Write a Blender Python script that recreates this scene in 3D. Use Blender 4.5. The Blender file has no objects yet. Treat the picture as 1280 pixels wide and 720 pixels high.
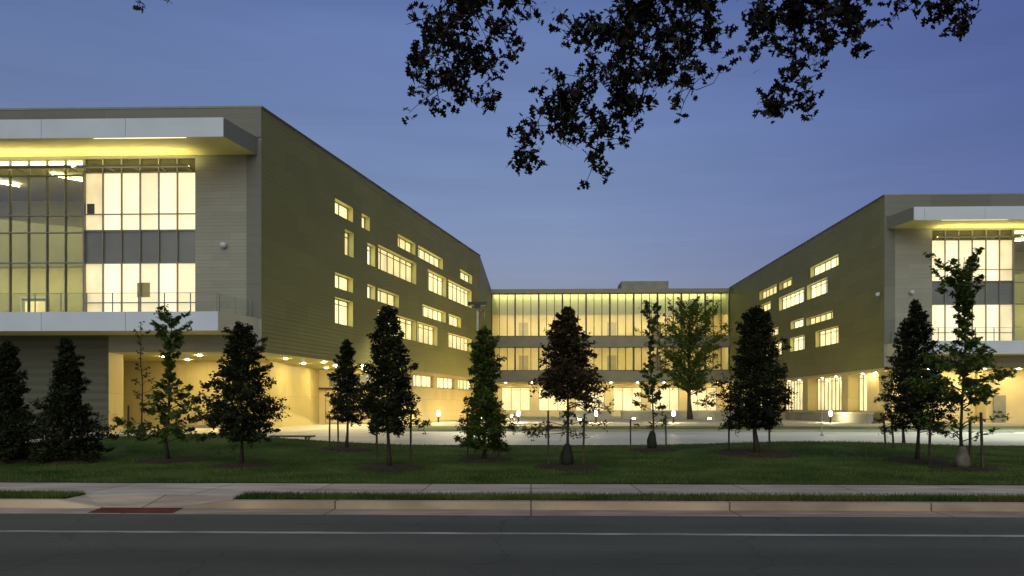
import bpy, bmesh, math, random
import numpy as np
from mathutils import Vector, Matrix

R = math.radians
S = bpy.context.scene
COL = S.collection

# ------------------------------------------------------------------ camera, sky, sun, exposure
cam_d = bpy.data.cameras.new('camera')
cam = bpy.data.objects.new('camera', cam_d)
COL.objects.link(cam)
cam_d.sensor_width = 36
cam_d.lens = 36 * 905 / 1280
cam_d.shift_y = 148 / 1280
cam_d.clip_start = 0.05
cam_d.clip_end = 5000
cam.location = (0, 0, 1.6)
cam.rotation_euler = (R(90), 0, R(1.5))
S.camera = cam

SUN_EL, SUN_ROT = 2.0, 180.0
world = bpy.data.worlds.new("World")
S.world = world
world.use_nodes = True
wn, wl = world.node_tree.nodes, world.node_tree.links
sky = wn.new('ShaderNodeTexSky')
sky.sky_type = 'NISHITA'
sky.sun_disc = False
sky.sun_elevation = R(SUN_EL)
sky.sun_rotation = R(SUN_ROT)
tc = wn.new('ShaderNodeTexCoord')
sep = wn.new('ShaderNodeSeparateXYZ')
wl.new(tc.outputs['Generated'], sep.inputs[0])
ramp = wn.new('ShaderNodeValToRGB')          # dusk white balance: the tint of the air by height above the horizon
ramp.color_ramp.elements[0].position = 0.0
ramp.color_ramp.elements[0].color = (0.68, 0.84, 1.95, 1)
ramp.color_ramp.elements[1].position = 0.6
ramp.color_ramp.elements[1].color = (0.9, 1.1, 2.8, 1)
for p, c in ((0.17, (1.38, 1.46, 2.85, 1)), (0.3, (1.50, 1.64, 2.9, 1)), (0.45, (1.62, 1.76, 3.25, 1))):
    e = ramp.color_ramp.elements.new(p)
    e.color = c
wl.new(sep.outputs[2], ramp.inputs[0])
mp = wn.new('ShaderNodeMapping')
mp.inputs['Scale'].default_value = (1.2, 1.2, 12)
wl.new(tc.outputs['Generated'], mp.inputs[0])
cl = wn.new('ShaderNodeTexNoise')
cl.inputs['Scale'].default_value = 2.2
cl.inputs['Detail'].default_value = 3
wl.new(mp.outputs[0], cl.inputs[0])
clr = wn.new('ShaderNodeMapRange')
clr.inputs[1].default_value = 0.35
clr.inputs[2].default_value = 0.75
clr.inputs[3].default_value = 0.95
clr.inputs[4].default_value = 1.06
wl.new(cl.outputs[0], clr.inputs[0])
m1 = wn.new('ShaderNodeMix'); m1.data_type = 'RGBA'; m1.blend_type = 'MULTIPLY'; m1.inputs[0].default_value = 1
wl.new(sky.outputs[0], m1.inputs[6]); wl.new(ramp.outputs[0], m1.inputs[7])
m2 = wn.new('ShaderNodeVectorMath'); m2.operation = 'SCALE'
wl.new(m1.outputs[2], m2.inputs[0]); wl.new(clr.outputs[0], m2.inputs['Scale'])
east = wn.new('ShaderNodeValToRGB')                # the sky darkens and turns bluer towards the right, away from the afterglow
east.color_ramp.elements[0].position = 0.05; east.color_ramp.elements[0].color = (1, 1, 1, 1)
east.color_ramp.elements[1].position = 0.70; east.color_ramp.elements[1].color = (0.52, 0.54, 0.82, 1)
wl.new(sep.outputs[0], east.inputs[0])
m3 = wn.new('ShaderNodeMix'); m3.data_type = 'RGBA'; m3.blend_type = 'MULTIPLY'; m3.inputs[0].default_value = 1
wl.new(m2.outputs[0], m3.inputs[6]); wl.new(east.outputs[0], m3.inputs[7])
low = wn.new('ShaderNodeMapRange')                # pale blue-grey air along the horizon
low.inputs[1].default_value = 0.0; low.inputs[2].default_value = 0.16
low.inputs[3].default_value = 1.0; low.inputs[4].default_value = 0.0
wl.new(sep.outputs[2], low.inputs[0])
m4 = wn.new('ShaderNodeMix'); m4.data_type = 'RGBA'; m4.inputs[7].default_value = (2.6, 3.0, 3.9, 1)
wl.new(low.outputs[0], m4.inputs[0]); wl.new(m3.outputs[2], m4.inputs[6])
bg = wn['Background']
wl.new(m4.outputs[2], bg.inputs[0])
bg.inputs[1].default_value = 0.104

sun_d = bpy.data.lights.new('sun', 'SUN')
sun_d.energy = 1.35
sun_d.angle = R(70)
sun_d.color = (0.95, 1.0, 0.68)
sun = bpy.data.objects.new('sun', sun_d)
COL.objects.link(sun)
sun.rotation_euler = (R(90 - 40), 0, 0)        # the afterglow low behind the camera

S.view_settings.view_transform = 'Standard'
S.view_settings.look = 'None'
S.view_settings.exposure = 0
S.view_settings.gamma = 1
S.cycles.use_denoising = True
S.cycles.max_bounces = 6
S.cycles.diffuse_bounces = 3
S.cycles.glossy_bounces = 2
S.cycles.transparent_max_bounces = 12
S.cycles.sample_clamp_indirect = 2.0
S.cycles.caustics_reflective = False
S.cycles.caustics_refractive = False

# ------------------------------------------------------------------ materials
def mat(name):
    m = bpy.data.materials.new(name)
    m.use_nodes = True
    return m, m.node_tree.nodes, m.node_tree.links, m.node_tree.nodes['Principled BSDF']

def pos(n):
    return n.new('ShaderNodeNewGeometry').outputs['Position']

def noisy(name, c1, c2, scale=1.0, rough=0.7, detail=6, stretch=(1, 1, 1), bump=0.0, bscale=None, spec=0.3, metal=0.0, c3=None):
    """two (or three) colours mixed by world-space noise"""
    m, n, l, b = mat(name)
    p = pos(n)
    mpn = n.new('ShaderNodeMapping'); mpn.inputs['Scale'].default_value = stretch
    l.new(p, mpn.inputs[0])
    t = n.new('ShaderNodeTexNoise'); t.inputs['Scale'].default_value = scale; t.inputs['Detail'].default_value = detail
    l.new(mpn.outputs[0], t.inputs[0])
    r = n.new('ShaderNodeValToRGB')
    r.color_ramp.elements[0].position = 0.32; r.color_ramp.elements[0].color = (*c1, 1)
    r.color_ramp.elements[1].position = 0.68; r.color_ramp.elements[1].color = (*c2, 1)
    if c3:
        e = r.color_ramp.elements.new(0.5); e.color = (*c3, 1)
    l.new(t.outputs[0], r.inputs[0])
    l.new(r.outputs[0], b.inputs['Base Color'])
    b.inputs['Roughness'].default_value = rough
    b.inputs['Metallic'].default_value = metal
    b.inputs['Specular IOR Level'].default_value = spec
    if bump:
        t2 = n.new('ShaderNodeTexNoise'); t2.inputs['Scale'].default_value = bscale or scale * 8; t2.inputs['Detail'].default_value = 4
        l.new(p, t2.inputs[0])
        bp = n.new('ShaderNodeBump'); bp.inputs['Strength'].default_value = bump; bp.inputs['Distance'].default_value = 0.02
        l.new(t2.outputs[0], bp.inputs['Height']); l.new(bp.outputs[0], b.inputs['Normal'])
    return m

def siding(name, c, rib=0.3, depth=0.03, rough=0.5, metal=0.0, pw=3.2, ph=1.2, joint=0.75):
    """horizontally ribbed metal cladding with panel joints and slight panel-to-panel variation"""
    m, n, l, b = mat(name)
    p = pos(n)
    sp = n.new('ShaderNodeSeparateXYZ'); l.new(p, sp.inputs[0])
    # run = distance along the wall: x + y is enough to cut joints on any upright wall
    run = n.new('ShaderNodeMath'); run.operation = 'ADD'
    l.new(sp.outputs[0], run.inputs[0]); l.new(sp.outputs[1], run.inputs[1])
    cb = n.new('ShaderNodeCombineXYZ'); l.new(run.outputs[0], cb.inputs[0]); l.new(sp.outputs[2], cb.inputs[1])
    br = n.new('ShaderNodeTexBrick')
    br.inputs['Scale'].default_value = 1; br.inputs['Brick Width'].default_value = pw; br.inputs['Row Height'].default_value = ph
    br.inputs['Mortar Size'].default_value = 0.012; br.inputs['Bias'].default_value = 0
    br.inputs['Color1'].default_value = (*[v * 0.92 for v in c], 1); br.inputs['Color2'].default_value = (*[v * 1.08 for v in c], 1)
    br.inputs['Mortar'].default_value = (*[v * joint for v in c], 1)
    l.new(cb.outputs[0], br.inputs[0])
    t = n.new('ShaderNodeTexNoise'); t.inputs['Scale'].default_value = 0.35; t.inputs['Detail'].default_value = 6
    l.new(p, t.inputs[0])
    mr = n.new('ShaderNodeMapRange'); mr.inputs[3].default_value = 0.9; mr.inputs[4].default_value = 1.1
    l.new(t.outputs[0], mr.inputs[0])
    vm = n.new('ShaderNodeVectorMath'); vm.operation = 'SCALE'
    l.new(br.outputs[0], vm.inputs[0]); l.new(mr.outputs[0], vm.inputs['Scale'])
    l.new(vm.outputs[0], b.inputs['Base Color'])
    b.inputs['Roughness'].default_value = rough; b.inputs['Metallic'].default_value = metal
    b.inputs['Specular IOR Level'].default_value = 0.25
    k = n.new('ShaderNodeMath'); k.operation = 'MULTIPLY'; k.inputs[1].default_value = 2 * math.pi / rib
    l.new(sp.outputs[2], k.inputs[0])
    sn = n.new('ShaderNodeMath'); sn.operation = 'SINE'; l.new(k.outputs[0], sn.inputs[0])
    bp = n.new('ShaderNodeBump'); bp.inputs['Strength'].default_value = 0.6; bp.inputs['Distance'].default_value = depth
    l.new(sn.outputs[0], bp.inputs['Height']); l.new(bp.outputs[0], b.inputs['Normal'])
    return m

def lamp_mat(name, c, strength):
    m, n, l, b = mat(name)
    b.inputs['Base Color'].default_value = (0.8, 0.8, 0.8, 1)
    b.inputs['Emission Color'].default_value = (*c, 1)
    b.inputs['Emission Strength'].default_value = strength
    return m

def lit_pane(name, c, strength, var=0.25, scale=0.6):
    """a drawn translucent blind glowing with the room light behind it: lamps behind make it uneven"""
    m, n, l, b = mat(name)
    b.inputs['Base Color'].default_value = (0.6, 0.56, 0.45, 1)
    b.inputs['Roughness'].default_value = 0.6
    p = pos(n)
    mpn = n.new('ShaderNodeMapping'); mpn.inputs['Scale'].default_value = (1, 1, 0.7); l.new(p, mpn.inputs[0])
    t = n.new('ShaderNodeTexNoise'); t.inputs['Scale'].default_value = scale; t.inputs['Detail'].default_value = 4
    l.new(mpn.outputs[0], t.inputs[0])
    mr = n.new('ShaderNodeMapRange'); mr.inputs[1].default_value = 0.3; mr.inputs[2].default_value = 0.7
    mr.inputs[3].default_value = strength * (1 - var); mr.inputs[4].default_value = strength * (1 + var)
    l.new(t.outputs[0], mr.inputs[0])
    b.inputs['Emission Color'].default_value = (*c, 1)
    l.new(mr.outputs[0], b.inputs['Emission Strength'])
    return m

def glass(name, tint, gloss=0.12, fresnel=True):
    m, n, l, b = mat(name)
    n.remove(b)
    tr = n.new('ShaderNodeBsdfTransparent'); tr.inputs[0].default_value = (*tint, 1)
    gl = n.new('ShaderNodeBsdfGlossy'); gl.inputs['Roughness'].default_value = 0.02
    mx = n.new('ShaderNodeMixShader')
    fr = n.new('ShaderNodeFresnel'); fr.inputs[0].default_value = 1.5
    ad = n.new('ShaderNodeMath'); ad.operation = 'ADD'; ad.inputs[1].default_value = gloss; ad.use_clamp = True
    if fresnel: l.new(fr.outputs[0], ad.inputs[0])
    else: ad.inputs[0].default_value = 0
    l.new(ad.outputs[0], mx.inputs[0])
    l.new(tr.outputs[0], mx.inputs[1]); l.new(gl.outputs[0], mx.inputs[2])
    l.new(mx.outputs[0], n['Material Output'].inputs[0])
    return m

def leafy(name, c1, c2, c3, trans=0.25, scale=1.6):
    m, n, l, b = mat(name)
    p = pos(n)
    t = n.new('ShaderNodeTexNoise'); t.inputs['Scale'].default_value = scale; t.inputs['Detail'].default_value = 5
    l.new(p, t.inputs[0])
    t2 = n.new('ShaderNodeTexNoise'); t2.inputs['Scale'].default_value = scale * 14; t2.inputs['Detail'].default_value = 2
    l.new(p, t2.inputs[0])
    a = n.new('ShaderNodeMath'); a.operation = 'ADD'; l.new(t.outputs[0], a.inputs[0]); l.new(t2.outputs[0], a.inputs[1])
    h = n.new('ShaderNodeMath'); h.operation = 'MULTIPLY'; h.inputs[1].default_value = 0.5; l.new(a.outputs[0], h.inputs[0])
    r = n.new('ShaderNodeValToRGB')
    r.color_ramp.elements[0].position = 0.36; r.color_ramp.elements[0].color = (*c1, 1)
    r.color_ramp.elements[1].position = 0.64; r.color_ramp.elements[1].color = (*c3, 1)
    e = r.color_ramp.elements.new(0.5); e.color = (*c2, 1)
    l.new(h.outputs[0], r.inputs[0])
    l.new(r.outputs[0], b.inputs['Base Color'])
    b.inputs['Roughness'].default_value = 0.65
    b.inputs['Specular IOR Level'].default_value = 0.15
    tl = n.new('ShaderNodeBsdfTranslucent'); l.new(r.outputs[0], tl.inputs[0])
    mx = n.new('ShaderNodeMixShader'); mx.inputs[0].default_value = trans
    l.new(b.outputs[0], mx.inputs[1]); l.new(tl.outputs[0], mx.inputs[2])
    l.new(mx.outputs[0], n['Material Output'].inputs[0])
    return m

M = {}
M['olive'] = siding('olive_metal_siding', (0.165, 0.167, 0.062), rib=0.26, depth=0.012)
M['grey_metal'] = siding('grey_metal_siding', (0.30, 0.30, 0.27), rib=0.21, depth=0.003, pw=2.2, ph=0.42, joint=0.85)
M['dark_siding'] = siding('dark_metal_siding', (0.10, 0.105, 0.085), rib=0.5, depth=0.04)
M['parapet'] = siding('parapet_metal', (0.17, 0.175, 0.16), rib=0.6, depth=0.005, pw=5.0, ph=3.0, joint=0.7)
M['fascia'] = noisy('pale_fascia_metal', (0.55, 0.61, 0.75), (0.61, 0.67, 0.82), 0.5, 0.4)
M['fascia_end'] = noisy('warm_lit_fascia', (0.42, 0.40, 0.30), (0.48, 0.46, 0.36), 0.7, 0.5)  # yellow light on the slab's end is put into this tan
M['soffit'] = noisy('soffit_panel', (0.56, 0.51, 0.21), (0.64, 0.58, 0.25), 0.4, 0.5)
M['trim'] = noisy('grey_window_metal', (0.22, 0.22, 0.20), (0.27, 0.27, 0.24), 2, 0.4)
M['dark_trim'] = noisy('dark_window_metal', (0.06, 0.06, 0.05), (0.09, 0.09, 0.075), 2, 0.4)
M['spandrel'] = noisy('grey_spandrel_glass', (0.17, 0.18, 0.185), (0.21, 0.22, 0.22), 0.6, 0.15, spec=0.6)
M['head_panel'] = noisy('dark_head_panel', (0.05, 0.05, 0.03), (0.07, 0.07, 0.045), 1.5, 0.3)
M['band'] = noisy('olive_grey_band', (0.19, 0.185, 0.15), (0.23, 0.225, 0.18), 0.6, 0.5)
M['reveal'] = noisy('glow_lightened_reveal', (0.56, 0.54, 0.22), (0.64, 0.62, 0.27), 0.6, 0.5)  # made lighter than the olive cladding to carry the window glow
M['roof'] = noisy('roof_membrane', (0.25, 0.25, 0.24), (0.32, 0.32, 0.31), 0.4, 0.9)
M['cream'] = noisy('cream_plaster', (0.62, 0.52, 0.30), (0.70, 0.60, 0.36), 0.5, 0.8)
M['tan_wall'] = siding('tan_wall_panel', (0.50, 0.42, 0.19), rib=1.2, depth=0.004, pw=1.6, ph=2.4, joint=0.7)
M['tan_panel'] = siding('dull_tan_panel', (0.27, 0.225, 0.105), rib=1.2, depth=0.004, pw=1.5, ph=1.15, joint=0.6)
M['white_wall'] = noisy('interior_white', (0.66, 0.63, 0.52), (0.72, 0.69, 0.58), 0.5, 0.8)
M['grey_wall'] = noisy('interior_grey_green', (0.46, 0.48, 0.30), (0.54, 0.55, 0.36), 0.5, 0.8)
M['green_wall'] = noisy('pale_green_wall', (0.56, 0.60, 0.36), (0.66, 0.70, 0.44), 0.4, 0.8)
M['floor'] = noisy('interior_floor', (0.30, 0.27, 0.20), (0.36, 0.32, 0.24), 1.5, 0.5)
M['pane'] = lit_pane('lit_blind', (1.0, 0.82, 0.36), 1.35, 0.25)
M['pane_soft'] = lit_pane('lit_soft_blind', (1.0, 0.80, 0.33), 0.95, 0.3, 0.9)
M['pane_bright'] = lit_pane('lit_bright_blind', (1.0, 0.86, 0.44), 1.6, 0.2, 0.5)
M['pane_front'] = lit_pane('lit_front_blind', (1.0, 0.82, 0.48), 1.1, 0.2, 0.35)
M['front_pane_dim'] = lit_pane('lit_shaded_blind', (1.0, 0.80, 0.42), 0.74, 0.3, 0.8)
M['front_pane_rose'] = lit_pane('lit_rose_blind', (1.0, 0.79, 0.47), 0.94, 0.16, 0.5)
M['front_pane_pale'] = lit_pane('lit_pale_blind', (1.0, 0.85, 0.55), 1.12, 0.14, 0.3)
M['link_pane'] = lit_pane('lit_lobby_glazing', (1.0, 0.80, 0.40), 0.72, 0.4, 0.5)
M['pane_dim'] = lit_pane('lit_glazing', (1.0, 0.80, 0.38), 1.0, 0.35, 0.9)
M['pane_green'] = lit_pane('lit_green_glazing', (0.80, 0.90, 0.36), 0.55, 0.35, 0.9)
M['glass'] = glass('clear_glass', (0.85, 0.90, 0.74), 0.05)
M['rail_glass'] = glass('railing_glass', (0.90, 0.92, 0.90), 0.05, False)
M['ceil_lamp'] = lamp_mat('ceiling_lamp', (1.0, 0.82, 0.46), 30)
M['strip'] = lamp_mat('strip_lamp', (1.0, 0.86, 0.38), 34)
M['soft_strip'] = lamp_mat('soft_strip_lamp', (1.0, 0.86, 0.40), 2.5)
M['glow_panel'] = lamp_mat('glowing_ceiling_panel', (1.0, 0.88, 0.50), 7)
M['link_strip'] = lamp_mat('link_strip_lamp', (1.0, 0.90, 0.48), 22)
M['link_lamp'] = lamp_mat('link_room_lamp', (1.0, 0.82, 0.46), 62)
M['down_soft'] = lamp_mat('soft_downlight_lamp', (1.0, 0.78, 0.34), 260)
M['down'] = lamp_mat('downlight_lamp', (1.0, 0.79, 0.36), 1000)
M['bollard_glow'] = lamp_mat('bollard_lamp_glow', (1.0, 0.82, 0.44), 520)
M['ground_glow'] = lamp_mat('ground_lamp_glow', (1.0, 0.88, 0.50), 90)
M['pole_glow'] = lamp_mat('pole_lamp_glow', (1.0, 0.86, 0.52), 12)
M['flood_glow'] = lamp_mat('added_flood_lamp_glow', (1.0, 0.70, 0.26), 800)
M['pole'] = noisy('weathered_pole', (0.30, 0.30, 0.27), (0.38, 0.38, 0.34), 4, 0.5)
M['black_metal'] = noisy('dark_bronze_metal', (0.03, 0.03, 0.028), (0.05, 0.05, 0.045), 4, 0.5)
M['bark'] = noisy('bark', (0.035, 0.028, 0.020), (0.075, 0.060, 0.045), 9, 0.9, stretch=(1, 1, 0.3), bump=0.6, bscale=40)
M['stake'] = noisy('stake_wood', (0.05, 0.04, 0.03), (0.09, 0.07, 0.05), 6, 0.9)
M['bag'] = noisy('watering_bag_cloth', (0.010, 0.012, 0.009), (0.022, 0.025, 0.018), 5, 0.7, bump=0.5, bscale=14)
M['bag_pale'] = noisy('pale_bag_cloth', (0.07, 0.068, 0.055), (0.20, 0.19, 0.155), 5, 0.7, bump=0.5, bscale=14)
M['mulch'] = noisy('mulch', (0.020, 0.014, 0.008), (0.055, 0.038, 0.022), 9, 1.0, bump=1.0, bscale=30)
M['lawn'] = noisy('lawn_turf', (0.022, 0.048, 0.010), (0.085, 0.120, 0.032), 0.55, 0.95, bump=0.8, bscale=25, spec=0.05)
M['court_turf'] = noisy('lamplit_turf', (0.10, 0.12, 0.035), (0.19, 0.20, 0.065), 0.7, 0.95, bump=0.6, bscale=25, spec=0.05)  # turf colour raised to hold the light of the court lamps
M['blade'] = noisy('grass_blade', (0.030, 0.064, 0.013), (0.130, 0.165, 0.048), 0.8, 0.8, spec=0.1)
M['asphalt'] = noisy('asphalt', (0.075, 0.074, 0.058), (0.105, 0.103, 0.082), 0.35, 0.75, detail=10, stretch=(0.06, 1.6, 1), bump=0.5, bscale=45)
M['lot'] = noisy('lot_paving', (0.42, 0.40, 0.34), (0.56, 0.53, 0.46), 0.22, 0.55, detail=8, bump=0.1, bscale=30)
M['plaza'] = noisy('plaza_paving', (0.34, 0.31, 0.24), (0.42, 0.38, 0.30), 0.4, 0.75, detail=8)
M['kerb'] = noisy('kerb_concrete', (0.30, 0.235, 0.16), (0.48, 0.39, 0.28), 1.3, 0.85, detail=8, stretch=(0.3, 1, 1), bump=0.2)
M['gutter'] = noisy('gutter_concrete', (0.27, 0.20, 0.15), (0.44, 0.34, 0.26), 1.0, 0.85, detail=9, stretch=(0.2, 1, 1), bump=0.2)
M['red_pad'] = noisy('brick_red_pad', (0.10, 0.026, 0.016), (0.17, 0.045, 0.026), 3, 0.8)
M['line'] = noisy('worn_white_paint', (0.14, 0.14, 0.13), (0.52, 0.52, 0.49), 4.0, 0.7, detail=9, stretch=(0.3, 2, 1))
M['low_wall'] = noisy('cast_concrete', (0.22, 0.215, 0.19), (0.30, 0.29, 0.26), 0.8, 0.85, detail=8)
M['earth'] = noisy('far_ground', (0.03, 0.045, 0.015), (0.06, 0.08, 0.03), 0.05, 1.0)
M['leaf_dark'] = leafy('dark_leaf', (0.013, 0.018, 0.008), (0.026, 0.034, 0.014), (0.056, 0.068, 0.027), 0.25)
M['leaf_green'] = leafy('green_leaf', (0.040, 0.074, 0.015), (0.082, 0.130, 0.026), (0.145, 0.19, 0.048), 0.4)
M['leaf_russet'] = leafy('russet_leaf', (0.032, 0.022, 0.012), (0.060, 0.044, 0.020), (0.105, 0.085, 0.034), 0.3)
M['leaf_light'] = leafy('light_leaf', (0.040, 0.066, 0.012), (0.080, 0.120, 0.022), (0.13, 0.18, 0.035), 0.4)
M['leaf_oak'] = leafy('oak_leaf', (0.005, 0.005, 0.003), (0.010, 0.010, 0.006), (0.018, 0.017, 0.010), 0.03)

def sidewalk_mat(name='sidewalk_concrete', w=1.9, k=1.0):  # concrete tinted warm in place of the amber light from traffic
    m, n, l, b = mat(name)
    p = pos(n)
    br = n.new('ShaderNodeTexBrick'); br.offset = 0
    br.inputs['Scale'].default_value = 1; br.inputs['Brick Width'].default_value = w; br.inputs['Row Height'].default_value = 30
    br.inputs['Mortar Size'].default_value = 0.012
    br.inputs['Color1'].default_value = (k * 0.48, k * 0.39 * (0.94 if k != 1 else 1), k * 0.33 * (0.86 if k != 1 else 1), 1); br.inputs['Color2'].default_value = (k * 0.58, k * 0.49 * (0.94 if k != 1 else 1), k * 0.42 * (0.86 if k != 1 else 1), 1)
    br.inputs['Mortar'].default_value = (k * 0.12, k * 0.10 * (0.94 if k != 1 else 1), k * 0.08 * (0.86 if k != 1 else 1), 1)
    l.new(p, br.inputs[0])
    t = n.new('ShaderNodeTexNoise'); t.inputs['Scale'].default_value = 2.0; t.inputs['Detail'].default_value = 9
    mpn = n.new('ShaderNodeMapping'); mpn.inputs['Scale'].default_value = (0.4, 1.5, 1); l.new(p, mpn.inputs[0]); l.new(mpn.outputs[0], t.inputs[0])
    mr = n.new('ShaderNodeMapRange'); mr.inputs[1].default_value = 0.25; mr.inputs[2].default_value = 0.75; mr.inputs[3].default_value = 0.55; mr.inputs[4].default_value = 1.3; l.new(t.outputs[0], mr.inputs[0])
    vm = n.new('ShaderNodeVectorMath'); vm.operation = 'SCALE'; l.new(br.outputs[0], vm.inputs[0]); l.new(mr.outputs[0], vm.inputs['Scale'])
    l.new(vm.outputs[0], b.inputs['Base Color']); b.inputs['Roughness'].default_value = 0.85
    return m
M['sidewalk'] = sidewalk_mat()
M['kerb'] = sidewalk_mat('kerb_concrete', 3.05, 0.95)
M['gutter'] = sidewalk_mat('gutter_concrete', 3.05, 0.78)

def asphalt_mat():
    m, n, l, b = mat('street_asphalt')
    p = pos(n)
    def noise(scale, detail, st):
        q = n.new('ShaderNodeMapping'); q.inputs['Scale'].default_value = st; l.new(p, q.inputs[0])
        t = n.new('ShaderNodeTexNoise'); t.inputs['Scale'].default_value = scale; t.inputs['Detail'].default_value = detail
        l.new(q.outputs[0], t.inputs[0]); return t
    def rng_(src, a, b_, c, d):
        r = n.new('ShaderNodeMapRange'); r.inputs[1].default_value = a; r.inputs[2].default_value = b_; r.inputs[3].default_value = c; r.inputs[4].default_value = d
        l.new(src, r.inputs[0]); return r.outputs[0]
    def mul(x, y):
        k = n.new('ShaderNodeMath'); k.operation = 'MULTIPLY'; l.new(x, k.inputs[0]); l.new(y, k.inputs[1]); return k.outputs[0]
    wear = rng_(noise(0.5, 8, (0.07, 1.5, 1)).outputs[0], 0.3, 0.7, 0.66, 1.3)      # wheel paths and drag marks
    blot = rng_(noise(0.6, 6, (0.6, 1, 1)).outputs[0], 0.35, 0.65, 0.85, 1.1)
    grain = rng_(noise(55, 2, (1, 1, 1)).outputs[0], 0.3, 0.7, 0.75, 1.25)
    w = n.new('ShaderNodeVectorMath'); w.operation = 'ADD'
    nz = noise(1.3, 5, (1, 1, 1)); sc = n.new('ShaderNodeVectorMath'); sc.operation = 'SCALE'; sc.inputs['Scale'].default_value = 1.1
    l.new(nz.outputs['Color'], sc.inputs[0]); l.new(p, w.inputs[0]); l.new(sc.outputs[0], w.inputs[1])
    v = n.new('ShaderNodeTexVoronoi'); v.feature = 'DISTANCE_TO_EDGE'; v.inputs['Scale'].default_value = 0.28
    l.new(w.outputs[0], v.inputs[0])
    crack = rng_(v.outputs['Distance'], 0.0, 0.007, 0.66, 1.0)
    tot = mul(mul(wear, blot), mul(grain, crack))
    vm = n.new('ShaderNodeVectorMath'); vm.operation = 'SCALE'; vm.inputs[0].default_value = (0.094, 0.093, 0.074)
    l.new(tot, vm.inputs['Scale']); l.new(vm.outputs[0], b.inputs['Base Color'])
    b.inputs['Roughness'].default_value = 0.75; b.inputs['Specular IOR Level'].default_value = 0.3
    t2 = noise(70, 3, (1, 1, 1)); bp = n.new('ShaderNodeBump'); bp.inputs['Strength'].default_value = 0.5; bp.inputs['Distance'].default_value = 0.01
    l.new(t2.outputs[0], bp.inputs['Height']); l.new(bp.outputs[0], b.inputs['Normal'])
    return m
M['asphalt'] = asphalt_mat()

# ------------------------------------------------------------------ helpers
class Frame:
    """local x along a wall, y out of it, z up"""
    def __init__(self, o, x, y):
        self.o = Vector((*o, 0)) if len(o) == 2 else Vector(o)
        self.x = Vector((*x, 0)); self.y = Vector((*y, 0))
    def __call__(self, a, b, c):
        return self.o + self.x * a + self.y * b + Vector((0, 0, c))
WORLD = Frame((0, 0), (1, 0), (0, 1))

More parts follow.
